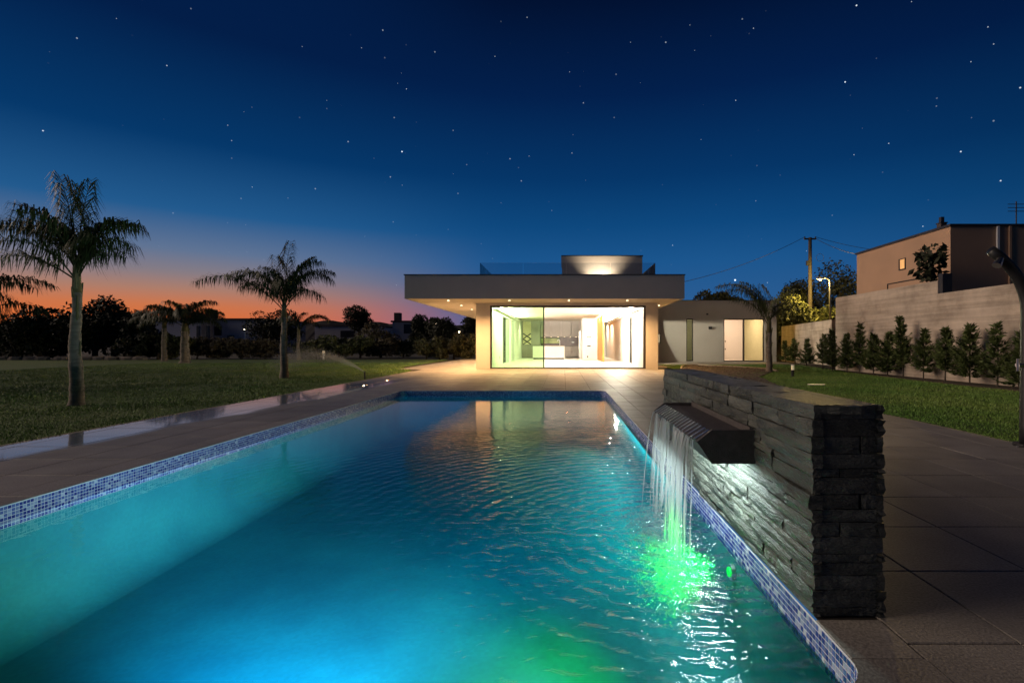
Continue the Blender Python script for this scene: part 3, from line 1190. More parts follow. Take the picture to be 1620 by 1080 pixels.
# rough cap pieces
y = WY0
while y < WY1 - .02:
    l = random.uniform(.3, .62)
    if WY1 - y - l < .2:
        l = WY1 - y
    o = link('cap_stone', random.choice(stone_me))
    o.location = ((WX0 + WX1) / 2, y + l / 2, WH - 0.022)
    o.scale = (WX1 - WX0 - 0.03, 0.018 + random.uniform(0, .006), l - .006)
    o.rotation_euler = (math.pi / 2, 0, 0)
    swc(o)
    y += l

# the spout
SY0, SY1 = 2.67, 3.93
sp = thing('waterfall_spout', 'dark angular trough spout jutting from the stone wall over the pool', 'spout', (0.86, 3.3, 0.48))
prof = [(1.02, 0.479), (0.791, 0.479), (0.712, 0.593), (0.79, 0.655), (1.02, 0.655)]


def spc(ob):
    ob.parent = sp
    ob.matrix_parent_inverse = Matrix.Translation((-0.86, -3.3, -0.48))
    return ob


# body with a recessed tray: outer shell, end cheeks, sunken tray floor
body = MB()
n5 = len(prof)
P2 = [(1.02, 0.479), (0.791, 0.479), (0.712, 0.593), (0.79, 0.640), (1.02, 0.632)]
body.add([(x, SY0 + .02, z) for x, z in P2] + [(x, SY1 - .02, z) for x, z in P2],
         [tuple(range(n5)), tuple(range(2 * n5 - 1, n5 - 1, -1))] + [((i + 1) % n5, i, n5 + i, n5 + (i + 1) % n5) for i in range(n5)])
spc(body.build('trough', M['spout']))
for (ya, yb) in ((SY0, SY0 + .0215), (SY1 - .0215, SY1)):
    ck = MB()
    q = [(x + (0.001 if x > 1 else -0.002), z + (-0.001 if z < .5 else .001)) for x, z in prof]
    ck.add([(x, ya, z) for x, z in q] + [(x, yb, z) for x, z in q],
           [tuple(range(n5)), tuple(range(2 * n5 - 1, n5 - 1, -1))] + [((i + 1) % n5, i, n5 + i, n5 + (i + 1) % n5) for i in range(n5)])
    spc(ck.build('end_plate', M['spout']))
spc(MB().box(0.995, 1.0, SY0 + .02, SY1 - .02, 0.60, 0.668).build('back_rim', M['spout']))
for k in range(34):                      # ribs of the overflow lip that comb the water
    yy = SY0 + .045 + k * (SY1 - SY0 - .09) / 33
    if k % 2 == 0:
        m_ = MB()
        m_.add([(.712, yy, .5945), (.712, yy + .018, .5945), (.79, yy + .018, .643), (.79, yy, .643), (.708, yy, .600), (.708, yy + .018, .600), (.786, yy + .018, .6495), (.786, yy, .6495)],
               [(4, 5, 6, 7), (0, 1, 5, 4), (1, 2, 6, 5), (3, 7, 6, 2), (0, 4, 7, 3)])
        spc(m_.build('lip_rib', M['steel']))
led = MB().box(0.89, 0.91, SY0 + .05, SY1 - .05, 0.470, 0.4785).build('led_strip', M['led_white'])
spc(led)
lamp('spout_led', 'AREA', (0.90, 3.3, 0.465), 18, (0.80, 1.0, 0.95), 0.03, size_y=1.15).rotation_euler = (0, R(-4), 0)

# falling water: separate strands from the lip
wf = MB()
for k in range(78):
    y0 = random.uniform(SY0 + .05, SY1 - .03)
    if random.random() < .25:
        y0 = SY0 + .1 + (SY1 - SY0 - .15) * (random.randint(0, 12) + .5) / 13 + random.gauss(0, .012)
    vx = random.uniform(0.06, 0.16) + (0.1 if y0 > SY1 - .12 else 0)
    vy = random.gauss(0, .045)
    r0 = random.choice((0.0012, 0.0018, 0.0026, 0.0034, 0.0046, 0.006))
    pts, rad = [], []
    tmax = math.sqrt(2 * (0.595 + 0.125) / 9.81)
    t0, t1 = 0.0, tmax * random.choice((1, 1, 1, .9, .75, .6))
    if random.random() < .4:
        t0 = tmax * random.uniform(0.1, .6)
    ns = 16
    ph = random.uniform(0, 6.28)
    for i in range(ns + 1):
        t = t0 + (t1 - t0) * i / ns
        pts.append((0.708 - vx * t + .002 * math.sin(ph + 18 * t), y0 + vy * t + .0025 * math.sin(ph * 2 + 25 * t), 0.594 - 4.905 * t * t))
        rad.append(max(.0005, r0 * (1.1 - .35 * t / tmax) * (1 + .6 * math.sin(ph + i * 2.1) * t / tmax) * random.uniform(.7, 1.25) * (0.35 if i in (0, ns) else 1)))
    wf.tube(pts, rad, 5)
for k in range(260):                     # loose drops
    t = random.uniform(.15, .38)
    y0 = random.uniform(SY0 + .02, SY1 + .02)
    vx = random.uniform(.02, .3)
    c = Vector((0.708 - vx * t, y0 + random.gauss(0, .15) * t, 0.594 - 4.905 * t * t))
    r = random.uniform(.0015, .0035)
    wf.add([c + Vector(d) * r for d in ((1, 0, 0), (-1, 0, 0), (0, 1, 0), (0, -1, 0), (0, 0, 2.5), (0, 0, -2.5))],
           [(0, 2, 4), (2, 1, 4), (1, 3, 4), (3, 0, 4), (2, 0, 5), (1, 2, 5), (3, 1, 5), (0, 3, 5)])
o = wf.build('waterfall', M['stream'], smooth=True)
tag(o, 'white strands of water falling from the spout into the pool', 'waterfall', kind='stuff')
# bubbles dragged under where the strands land
bb = MB()
for k in range(9500):
    u = random.random()
    y0 = random.uniform(SY0 - .1, SY1 + .05)
    x0 = 0.66 + random.gauss(0, .11)
    z0 = WATER_Z - 0.012 - abs(random.gauss(0, .10))
    r = random.uniform(.0025, .006)
    if x0 > PX1 - .03:
        continue
    c = Vector((x0, y0, z0))
    bb.add([c + Vector(d) * r for d in ((1, 0, 0), (-1, 0, 0), (0, 1, 0), (0, -1, 0), (0, 0, .8), (0, 0, -.8))],
           [(0, 2, 4), (2, 1, 4), (1, 3, 4), (3, 0, 4), (2, 0, 5), (1, 2, 5), (3, 1, 5), (0, 3, 5)])
o = bb.build('bubbles', M['bubble'], smooth=True)
tag(o, 'cloud of bubbles glowing green under the waterfall', 'bubbles', kind='stuff')

# ------------------------------------------------------------------ the house
H = thing('house', 'modern flat-roofed white villa with deep dark eave and lit glass front', 'house', (0, 22.2, 0))


def hc(ob, parent=None):
    ob.parent = parent or H
    if parent is None:
        ob.matrix_parent_inverse = Matrix.Translation((0, -22.2, 0))
    else:
        ob.matrix_parent_inverse = Matrix.Identity(4)
    return ob


def hbox(name, mat, x0, x1, y0, y1, z0, z1, parent=None):
    return hc(MB().box(x0, x1, y0, y1, z0, z1).build(name, mat), parent)


IL, IR, FY = -3.19, 3.66, 22.2
XL, XR = -3.80, 4.19
ZS, ZT, ZC = 2.90, 3.83, 2.94          # soffit, roof top, interior ceiling
BACK = 44.0
# floor and ceiling
hbox('interior_floor', M['floor_in'], XL, XR, FY + .003, BACK, -0.05, 0.018)
# roof: fascia band round the slab, soffit, parapet cap
RX0, RX1, RY0, RY1 = -6.25, 4.825, 20.0, 45.0
roof = hbox('roof', M['render_dark'], RX0, RX1, RY0, RY1, ZS + .05, ZT)
# fascia reaches down past the soffit by 5 cm
m_ = MB()
m_.box(RX0, RX1, RY0, RY0 + .06, ZS - .0, ZS + .05)
m_.box(RX0, RX0 + .06, RY0 + .06, RY1, ZS - .0, ZS + .05)
m_.box(RX1 - .06, RX1, RY0 + .06, RY1, ZS - .0, ZS + .05)
hc(m_.build('drip_edge', M['render_dark']), roof)
hc(MB().box(RX0 + .062, RX1 - .062, RY0 + .062, RY1 - .05, ZS + .012, ZS + .048).build('soffit', M['soffit']), roof)
m_ = MB()
m_.box(RX0 - .03, RX1 + .03, RY0 - .03, RY0 + .2, ZT + .002, ZT + .035)
m_.box(RX0 - .03, RX0 + .2, RY0 + .2, RY1, ZT + .002, ZT + .035)
m_.box(RX1 - .2, RX1 + .03, RY0 + .2, RY1, ZT + .002, ZT + .035)
hc(m_.build('parapet_cap', M['cap']), roof)
# outer walls with openings
WT = ZS + .012


def wall_with_holes(name, mat, x0, x1, y0, y1, z0, z1, holes, along='y'):
    """holes: (a0,a1,zlo,zhi) along the wall axis"""
    m_ = MB()
    cur = y0 if along == 'y' else x0
    end = y1 if along == 'y' else x1

    def bx(a0, a1, za, zb):
        if a1 - a0 < 1e-4 or zb - za < 1e-4:
            return
        if along == 'y':
            m_.box(x0, x1, a0, a1, za, zb)
        else:
            m_.box(a0, a1, y0, y1, za, zb)
    for (a0, a1, za, zb) in sorted(holes):
        bx(cur, a0, z0, z1)
        bx(a0, a1, z0, za)
        bx(a0, a1, zb, z1)
        cur = a1
    bx(cur, end, z0, z1)
    return hc(m_.build(name, mat))


hbox('pier', M['render_warm'], XL, IL, FY, FY + .6, -.05, WT)
hbox('pier', M['render_warm'], IR, XR, FY, FY + .6, -.05, WT)
wall_with_holes('outer_wall', M['white_wall'], XL + .002, IL, FY + .6, BACK, -.05, WT, [(27.0, 30.3, .02, 2.6), (31.5, 33.6, .02, 2.6)])
wall_with_holes('outer_wall', M['white_wall'], IR, XR - .002, FY + .6, BACK, -.05, WT, [(26.6, 29.3, .02, 2.6)])
hbox('outer_wall', M['white_wall'], XL, XR, BACK, BACK + .3, -.05, WT)
hbox('ceiling', M['white_wall'], IL, IR, FY + .75, BACK, ZC, ZC + .05)
hbox('lintel', M['soffit'], IL, IR, FY + .02, FY + .28, 2.80, WT)
# recessed light coves behind the glass and along the right wall
hbox('cove_light', M['cove'], IL + .1, IR - .1, FY + .42, FY + .60, 2.965, 2.98)
hbox('cove_light', M['cove'], IR - .14, IR - .06, 24.0, 36.0, 2.925, 2.937)
hbox('cove_light', M['cove'], IL + .06, IL + .14, 24.0, 33.5, 2.925, 2.937)

for (xa, xb, ya, yb, lx, tx) in ((IR - .22, IR - .001, 22.85, 40.0, IR - .12, IR - .5), (IL + .001, IL + .22, 22.85, 34.0, IL + .12, IL + .5)):
    hbox('light_cornice', M['white_wall'], xa, xb, ya, yb, 2.68, 2.72)
    lamp('cornice_light', 'AREA', (lx, (ya + yb) / 2, 2.74), 260 * (yb - ya), (1.0, .86, .70), .05, size_y=yb - ya - .1).rotation_euler = (0, R(116 if tx > 0 else -116), 0)
lamp('front_cornice_light', 'AREA', (.2, FY + .42, 2.82), 1300, (1.0, .88, .74), 6.6, (.2, FY + .9, 3.15), size_y=.05)

# glazed front: dark frame, two tracks, green-tinted sliding leaf, clear leaf
fr_ = MB()
fr_.box(IL, IR, FY + .05, FY + .20, -.002, .045)
fr_.box(IL, IR, FY + .05, FY + .20, 2.745, 2.80)
fr_.box(IL, IL + .05, FY + .05, FY + .20, .045, 2.745)
fr_.box(IR - .05, IR, FY + .05, FY + .20, .045, 2.745)
slid = hc(fr_.build('sliding_door', M['frame']))


def leaf(x0, x1, y, pane, fw=.035):
    f = MB()
    z0, z1 = .046, 2.744
    f.box(x0, x1, y, y + .04, z0, z0 + .03)
    f.box(x0, x1, y, y + .04, z1 - .03, z1)
    f.box(x0, x0 + fw, y, y + .04, z0 + .03, z1 - .03)
    f.box(x1 - fw, x1, y, y + .04, z0 + .03, z1 - .03)
    hc(f.build('leaf_frame', M['frame']), slid)
    hc(MB().box(x0 + fw, x1 - fw, y + .012, y + .028, z0 + .03, z1 - .03).build('pane', pane), slid)


leaf(-3.14, -0.80, FY + .06, M['glass_green'], .03)
leaf(-0.86, 3.61, FY + .13, M['glass_clear'], .045)


def opening(name, x0, x1, y0, y1, z0, z1, t=.05, axis='y', pane=None, mid=None, at=None):
    """framed glazed opening in a wall; axis is the wall direction"""
    f = MB()
    if axis == 'y':
        f.box(x0, x1, y0, y1, z0, z0 + t)
        f.box(x0, x1, y0, y1, z1 - t, z1)
        f.box(x0, x1, y0, y0 + t, z0 + t, z1 - t)
        f.box(x0, x1, y1 - t, y1, z0 + t, z1 - t)
    else:
        f.box(x0, x1, y0, y1, z0, z0 + t)
        f.box(x0, x1, y0, y1, z1 - t, z1)
        f.box(x0, x0 + t, y0, y1, z0 + t, z1 - t)
        f.box(x1 - t, x1, y0, y1, z0 + t, z1 - t)
    o = hc(f.build(name, M['frame']))
    if axis == 'y':
        cx = (x0 + x1) / 2
        hc(MB().box(cx - .008, cx + .008, y0 + t, y1 - t, z0 + t, z1 - t).build('pane', pane or M['glass_clear']), o)
    else:
        cyy = (y0 + y1) / 2
        spl = [x0 + t] + ([mid] if mid else []) + [x1 - t]
        if mid:
            hc(MB().box(mid - .04, mid + .04, y0 - .01, y1 + .01, z0 + t, z1 - t).build('mullion', M['frame']), o)
        ps = pane if isinstance(pane, list) else [pane or M['glass_clear']] * 2
        for k in range(len(spl) - 1):
            a, b_ = spl[k] + (.04 if k else 0), spl[k + 1] - (.04 if k < len(spl) - 2 else 0)
            hc(MB().box(a, b_, cyy - .008, cyy + .008, z0 + t, z1 - t).build('pane', ps[k]), o)
    return o


opening('glass_door', IL - .30, IL - .22, 27.0, 30.3, .02, 2.6)
opening('glass_door', IL - .30, IL - .22, 31.5, 33.6, .02, 2.6)
opening('glass_door', IR + .22, IR + .30, 26.6, 29.3, .02, 2.6)
# downlights in the soffit, with their light
for (x, y) in [(-4.72, 20.9), (-2.2, 20.9), (.26, 20.9), (2.68, 20.9), (-4.72, 23.6), (-4.72, 26.3), (-4.72, 29.0), (-4.72, 31.7), (-4.72, 34.4), (4.5, 23.6)]:
    k = 16
    ring = [(x + .06 * math.cos(2 * math.pi * i / k), y + .06 * math.sin(2 * math.pi * i / k)) for i in range(k)]
    d = hc(MB().slab(ring, ZS + .004, ZS + .0118).build('downlight', M['white_paint']))
    ring = [(x + .042 * math.cos(2 * math.pi * i / k), y + .042 * math.sin(2 * math.pi * i / k)) for i in range(k)]
    hc(MB().slab(ring, ZS + .0015, ZS + .0038).build('lens', M['led_warm']), d)
    lamp('eave_light', 'SPOT', (x, y, ZS - .02), 780 if x < 4 else 420, (1.0, 0.56, 0.22), .03, (x, y, 0), 155, .9)

# interior
hbox('inner_wall', M['white_wall'], IL, 1.42, 40.0, 40.2, .018, ZC)          # kitchen back wall
blk = hbox('inner_wall', M['white_wall'], 1.42, 2.44, 35.5, 40.2, .018, ZC)  # white block beside the kitchen
hbox('wood_panel', M['wood'], 2.442, 2.54, 30.8, 40.2, .018, ZC - .06)
hbox('inner_wall', M['white_wall'], 2.54, IR, 43.0, 43.2, .018, ZC)
hbox('inner_door', M['taupe'], 2.62, 3.5, 42.94, 42.998, .02, 2.3)
for (x, z, w_, h_) in ((1.78, 1.61, .08, .08), (1.93, 1.61, .08, .08), (1.85, .97, .26, .08), (1.76, .22, .09, .14)):
    hc(MB().box(x - w_ / 2, x + w_ / 2, 35.488, 35.499, z - h_ / 2, z + h_ / 2).build('wall_switch', M['black_plastic']))
hc(MB().box(IR - .012, IR - .001, 24.1, 24.4, 1.7, 1.82).build('wall_switch', M['black_plastic']))
hc(MB().box(IR - .012, IR - .001, 24.9, 25.0, .28, .4).build('wall_switch', M['white_paint']))
hc(MB().box(IL + .001, IL + .012, 25.6, 25.7, .35, .5).build('wall_switch', M['black_plastic']))
for (x, y) in [(a, b_) for a in (-2.0, .2, 2.4) for b_ in (24.6, 27.6, 30.6, 33.6)] + [(-2.4, 37.6), (-.6, 37.6), (3.1, 37.5), (3.1, 41)]:
    k = 12
    ring = [(x + .05 * math.cos(2 * math.pi * i / k), y + .05 * math.sin(2 * math.pi * i / k)) for i in range(k)]
    hc(MB().slab(ring, ZC - .006, ZC - .0005).build('downlight', M['led_warm']))
    lamp('room_light', 'SPOT', (x, y, ZC - .05), 430, (1.0, 0.84, 0.67), .05, (x, y, 0), 150, .7)
lamp('wing_fill_light', 'POINT', (3.0, 28.2, 2.56), 860, (1.0, .92, .74), .03)  # added lamp without a fixture, throws light through the side door onto the wing
lamp('cove_wash', 'AREA', (.2, FY + .5, 2.955), 380, (1.0, 0.86, 0.7), 6.4, (.2, FY + .75, 0), size_y=.15).rotation_euler = (R(-12), 0, 0)

# roof-top: stair volume, balustrade, uplight, skylight kerb
stv = hbox('stair_volume', M['render_dark'], -.03, 4.1, 26.0, 30.0, ZT, 5.62)
hc(MB().box(-.07, 4.14, 25.96, 30.04, 5.622, 5.66).build('parapet_cap', M['cap']), stv)
for (x0, x1) in ((-3.72, -1.8), (-1.77, .15), (.18, 2.15), (2.18, 4.18)):
    hc(MB().box(x0, x1, 22.9, 22.915, ZT + .03, 4.78).build('balustrade_pane', M['balustrade']))
for x in (-3.735, 4.195):
    for y0 in (22.92, 25.0, 27.1):
        hc(MB().box(x - .008, x + .007, y0, y0 + 2.05, ZT + .03, 4.78).build('balustrade_pane', M['balustrade']))
hbox('skylight_kerb', M['white_paint'], .38, 1.06, 24.6, 25.3, ZT, 4.02)
d = hbox('roof_uplight', M['black_plastic'], 1.86, 2.04, 25.30, 25.48, ZT, 3.93)
hc(MB().box(1.88, 2.02, 25.32, 25.46, 3.931, 3.94).build('lens', M['led_warm']), d)
lamp('roof_light', 'SPOT', (1.95, 25.42, 3.99), 520, (1.0, .75, .48), .05, (1.95, 26.0, 4.9), 105, .8)

# the right-hand wing
WFY = 31.2
wall_with_holes('wing_wall', M['render_wing'], XR + .003, 13.2, WFY, WFY + .3, -.05, 3.79,
                [(5.85, 6.08, 1.15, 1.75), (7.64, 8.07, .06, 2.67), (9.94, 12.46, .04, 2.67)], along='x')
hbox('wing_wall', M['render_wing'], 12.9, 13.2, WFY + .3, 40, -.05, 3.79)
hbox('wing_roof', M['render_dark'], XR + .003, 12.9, WFY + .3, 40, 3.5, 3.7)
hc(MB().box(4.83, 13.23, WFY - .03, WFY + .33, 3.792, 3.82).build('parapet_cap', M['cap']))
hbox('wing_ceiling', M['white_wall'], XR + .01, 12.9, WFY + .3, 37, 2.8, 2.9)
hbox('wing_floor', M['floor_in'], XR + .01, 12.9, WFY + .3, 37, -.05, .02)
hbox('inner_wall', M['white_wall'], XR + .01, 12.9, 36.0, 36.2, .02, 2.8)
hbox('inner_wall', M['white_wall'], 9.2, 9.35, WFY + .3, 36.0, .02, 2.8)
hbox('inner_wall', M['white_wall'], 6.9, 7.05, WFY + .3, 36.0, .02, 2.8)
hbox('wardrobe', M['white_wall'], 9.4, 11.25, 35.2, 35.98, .12, 2.78)
opening('window', 5.85, 6.08, WFY + .1, WFY + .17, 1.15, 1.75, .035, 'x', M['glass_clear'])
opening('window', 7.64, 8.07, WFY + .06, WFY + .14, .06, 2.67, .055, 'x', M['glass_yellow'])
opening('glass_door', 9.94, 12.46, WFY + .06, WFY + .16, .04, 2.67, .06, 'x', [M['glass_clear'], M['glass_yellow']], mid=11.2)
for (z) in (.75, 1.3):
    hc(MB().box(11.55, 11.62, 35.985, 35.999, z - .05, z + .05).build('wall_switch', M['black_plastic']))
lamp('bedroom_light', 'POINT', (11.2, 33.6, 2.6), 210, (1.0, .70, .50), .15)
lamp('bath_light', 'POINT', (8.4, 33.8, 2.5), 20, (1.0, .86, .62), .1)
lamp('store_light', 'POINT', (5.9, 33.2, 2.2), 60, (1.0, .8, .55), .1)
hc(MB().box(9.0, 9.2, WFY - .12, WFY - .001, 2.02, 2.18).build('wall_lamp', M['black_plastic']))
hc(MB().box(8.86, 8.98, WFY - .05, WFY - .001, 2.9, 2.99).build('sensor', M['black_plastic']))
path_ = MB().slab([(4.2, 24.6), (5.2, 24.6), (6.6, 27.9), (13.3, 28.6), (13.3, 31.2), (4.2, 31.2)], -.05, -.004).build('path', M['concrete_kerb'])
tag(path_, 'pale concrete path in front of the right wing', 'path', kind='structure')

# kitchen furniture: things of their own
isl = thing('kitchen_island', 'white kitchen island with dark top behind the sliding door', 'kitchen island', (-1, 36.8, 0))


def kid(parent, name, mat, x0, x1, y0, y1, z0, z1):
    o = MB().box(x0, x1, y0, y1, z0, z1).build(name, mat)
    o.parent = parent
    o.matrix_parent_inverse = Matrix.Translation(-parent.location)
    return o


kid(isl, 'front_panel', M['white_wall'], -2.14, .14, 36.3, 37.2, .12, .97)
kid(isl, 'plinth', M['frame'], -2.1, .1, 36.35, 37.15, .018, .119)
kid(isl, 'worktop', M['backsplash'], -2.17, .17, 36.26, 37.24, .971, 1.01)
fa = thing('kitchen_tap', 'tall white curved tap on the kitchen island', 'tap', (-.2, 36.7, 1.01))
t_ = MB().tube([(0, 0, 0), (0, 0, .34), (-.04, 0, .4), (-.11, 0, .41), (-.16, 0, .36), (-.16, 0, .3)], .028, 8).build('spout_pipe', M['white_paint'], fa, smooth=True)
cab = thing('kitchen_cabinets', 'taupe wall of kitchen cabinets with dark backsplash at the far wall', 'cabinet', (-.9, 39.6, 0))
for k in range(4):
    x0 = -1.72 + k * .8
    kid(cab, 'upper_door', M['taupe'], x0 + .006, min(x0 + .794, 1.41), 39.4, 39.98, 1.66, ZC - .02)
for k in range(4):
    x0 = -1.72 + k * .8
    for (za, zb) in ((.12, .52), (.53, .93)):
        kid(cab, 'drawer', M['taupe'], x0 + .006, min(x0 + .794, 1.41), 39.35, 39.98, za, zb)
kid(cab, 'worktop', M['frame'], -1.72, 1.41, 39.32, 39.985, .935, .97)
kid(cab, 'backsplash', M['backsplash'], -1.72, 1.41, 39.95, 39.998, .972, 1.655)
for x in (-1.9, -1.4, -.9, -.35, .15, .6, 1.05):
    kid(cab, 'cabinet_light', M['led_warm'], x - .025, x + .025, 39.50, 39.55, 1.650, 1.659)
kid(cab, 'socket', M['white_paint'], .72, .92, 39.93, 39.949, 1.2, 1.3)
pic = thing('kitchen_window', 'long low framed picture of green plants above the kitchen counter', 'picture', (-.8, 39.9, 1.2))
kid(pic, 'frame', M['frame'], -1.9, -.2, 39.9, 39.94, 1.12, 1.62)
kid(pic, 'pane', pm('green_print', (0.16, 0.22, 0.05), (0.42, 0.46, 0.2), 3, .4), -1.84, -.26, 39.885, 39.899, 1.17, 1.57)
tall = thing('tall_cabinet', 'tall dark kitchen cabinet with lattice wine rack and pale panel', 'cabinet', (-2.8, 39.5, 0))
kid(tall, 'body', M['taupe'], -3.18, -1.74, 39.45, 39.99, .02, ZC - .02)
kid(tall, 'door', M['taupe'], -2.4, -1.76, 39.41, 39.449, .1, 2.85)
kid(tall, 'door', M['taupe'], -3.15, -2.42, 39.41, 39.449, .1, .95)
kid(tall, 'pale_panel', M['pale_wood'], -3.08, -2.46, 39.41, 39.449, 1.95, 2.85)
rk = kid(tall, 'wine_rack', M['pale_wood'], -3.08, -2.46, 39.42, 39.449, 1.08, 1.93)
for (a, b_) in (((-3.08, 1.08), (-2.46, 1.5)), ((-2.46, 1.08), (-3.08, 1.5)), ((-3.08, 1.5), (-2.46, 1.93)), ((-2.46, 1.5), (-3.08, 1.93))):
    m_ = MB().tube([(a[0], 39.41, a[1]), (b_[0], 39.41, b_[1])], .045, 4).build('lattice_bar', M['frame'])
    m_.parent = rk
    m_.matrix_parent_inverse = Matrix.Identity(4)
frd = thing('refrigerator', 'steel refrigerator with a long handle beside the white block', 'refrigerator', (1.2, 38.9, 0))
kid(frd, 'body', M['steel'], 1.25, 1.41, 38.6, 39.3, .02, 2.1)
kid(frd, 'handle', M['white_paint'], 1.22, 1.249, 38.65, 38.69, .7, 1.7)

# ------------------------------------------------------------------ garden wall, neighbour, street furniture on the right
rw = thing('concrete_wall', 'tall board-marked concrete retaining wall behind the row of conifers', 'wall', (11.6, 12, 0))
for (y0, y1, h) in ((-2.0, 15.5, 2.65), (15.5, 21.3, 3.05)):
    kid(rw, 'wall_section', M['concrete'], 11.5, 11.8, y0, y1 - .004, -.3, h)
rw2 = thing('low_wall', 'lower concrete garden wall beyond the end of the tall wall', 'wall', (14.2, 30, 0))
o = MB().slab([(13.3, 25), (13.55, 25), (15.4, 35), (15.15, 35)], -.3, 2.32).build('wall_section', M['concrete'])
o.parent = rw2
o.matrix_parent_inverse = Matrix.Translation(-rw2.location)
# raised garden behind the retaining wall
o = MB().slab([(11.8, -2), (40, -2), (40, 40), (15.6, 40), (15.4, 35), (13.6, 25), (11.8, 21.3)], -.05, 1.7).build('terrain', M['soil'])
tag(o, 'raised plot of earth behind the concrete wall', 'terrain', kind='structure')

nb = thing('neighbour_house', 'plain boxy terracotta rendered house above the concrete wall', 'house', (15, 20, 1.7))
kid(nb, 'wall', M['neighbour'], 13.5, 19.5, 17.6, 23.2, 1.7, 5.2)
kid(nb, 'parapet', M['cap'], 13.45, 19.55, 17.55, 23.25, 5.201, 5.28)
kid(nb, 'base_band', M['cap'], 13.52, 19.5, 17.58, 17.598, 1.7, 2.62)
wfr = kid(nb, 'window', M['frame'], 13.47, 13.499, 19.88, 20.28, 4.05, 4.5)
o = MB().box(13.46, 13.469, 19.92, 20.17, 4.09, 4.46).build('pane', M['window_glow'])
o.parent = wfr
ch = thing('chimney', 'small dark chimney standing on the roof of the boxy house', 'chimney', (14.2, 18.9, 5.28))
kid(ch, 'stack', M['far_roof'], 14.07, 14.29, 18.8, 19.02, 5.281, 5.6)
kid(ch, 'cowl', M['cap'], 14.12, 14.24, 18.86, 18.98, 5.601, 5.85)
kid(ch, 'cowl', M['cap'], 14.05, 14.31, 18.78, 19.04, 5.6005, 5.64)
an = thing('antenna', 'thin rooftop antenna at the right edge of the photo', 'antenna', (16.15, 18, 5.28))
m_ = MB().tube([(0, 0, 0), (0, 0, .9)], .02, 6)
for zz in (.55, .68, .8):
    m_.tube([(-.3, 0, zz), (.3, 0, zz)], .012, 5)
m_.build('mast', M['cable'], an)
post = thing('gate_post', 'dark upright post on the step of the concrete wall', 'post', (11.65, 15.35, 2.65))
m_ = MB().box(11.5, 11.79, 15.3, 15.48, 2.651, 3.25)
o = m_.build('post_body', M['cap'])
o.parent = post
o.matrix_parent_inverse = Matrix.Translation(-post.location)
rl = thing('handrail', 'thin bent handrail at the top of the concrete wall', 'handrail', (12.6, 18, 2.6))
m_ = MB().tube([(12.6, 17.2, 2.5), (12.6, 17.2, 3.42), (12.6, 19.6, 3.42), (12.6, 19.6, 2.5)], .025, 6)
o = m_.build('rail', M['cable'])
o.parent = rl
o.matrix_parent_inverse = Matrix.Translation(-rl.location)
# neighbour's drain pipes
kid(nb, 'drain_pipe', M['white_paint'], 15.08, 15.16, 17.53, 17.59, 3.9, 5.2)
kid(nb, 'drain_pipe', M['neighbour'], 15.5, 15.58, 17.53, 17.59, 2.7, 5.2)

# utility pole and wires
up_ = thing('utility_pole', 'tall wooden utility pole with crossarm beside the street lamp', 'utility pole', (18.6, 38, 0))
MB().tube([(0, 0, 0), (0, 0, 9.1)], [.17, .12], 10).build('pole', M['pole_wood'], up_, smooth=True)
MB().box(-.45, .45, -.06, .06, 8.95, 9.05).build('crossarm', M['pole_wood'], up_)
for x in (-.4, .4):
    MB().tube([(x, 0, 9.05), (x, 0, 9.18)], .04, 8).build('insulator', M['cap'], up_)
MB().box(-.3, -.12, -.15, .05, 7.0, 7.35).build('junction_box', M['cap'], up_)
ringp = [(.75 + .28 * math.cos(R(a)), 0, 7.6 + .28 * math.sin(R(a))) for a in range(0, 361, 20)]
MB().tube(ringp, .012, 5).build('cable_loop', M['cable'], up_)


def wire(p, q, sag):
    p, q = Vector(p), Vector(q)
    pts = [p.lerp(q, k / 20) + Vector((0, 0, -sag * 4 * (k / 20) * (1 - k / 20))) for k in range(21)]
    MB().tube(pts, .016, 5).build('wire', M['cable'], up_)


wire((-.4, 0, 9.15), (-13.6, -6, 3.95 + .6), .55)
wire((.4, 0, 9.15), (13, 4, 8.8), .5)
wire((.4, 0, 9.05), (-2, -15.5, 5.0), .6)
# street lamp
st = thing('street_lamp', 'lit sodium street lamp glowing yellow beside the wooden pole', 'street lamp', (18.5, 35, 0))
MB().tube([(0, 0, 0), (0, 0, 5.4), (-.06, 0, 5.58), (-.25, 0, 5.66), (-.5, 0, 5.66)], [.08, .06, .05, .045, .04], 8).build('post', M['steel'], st, smooth=True)
MB().box(-.9, -.45, -.12, .12, 5.6, 5.72).build('head', M['steel'], st)
hd = MB()
for i in range(6):
    pass
ring = []
bmv = [(-.68 + .13 * math.cos(R(a)) * math.sin(R(b_)), .10 * math.sin(R(a)) * math.sin(R(b_)), 5.595 - .1 * math.cos(R(b_))) for b_ in (10, 40, 70, 90) for a in range(0, 360, 30)]
fs = [tuple(range(11, -1, -1))]
for j in range(3):
    for i in range(12):
        fs.append((j * 12 + i, j * 12 + (i + 1) % 12, (j + 1) * 12 + (i + 1) % 12, (j + 1) * 12 + i))
MB().add(bmv, fs).build('lens', M['sodium'], st)
lamp('street_light', 'POINT', (17.8, 34.9, 5.4), 1700, (1.0, .66, .16), .04)

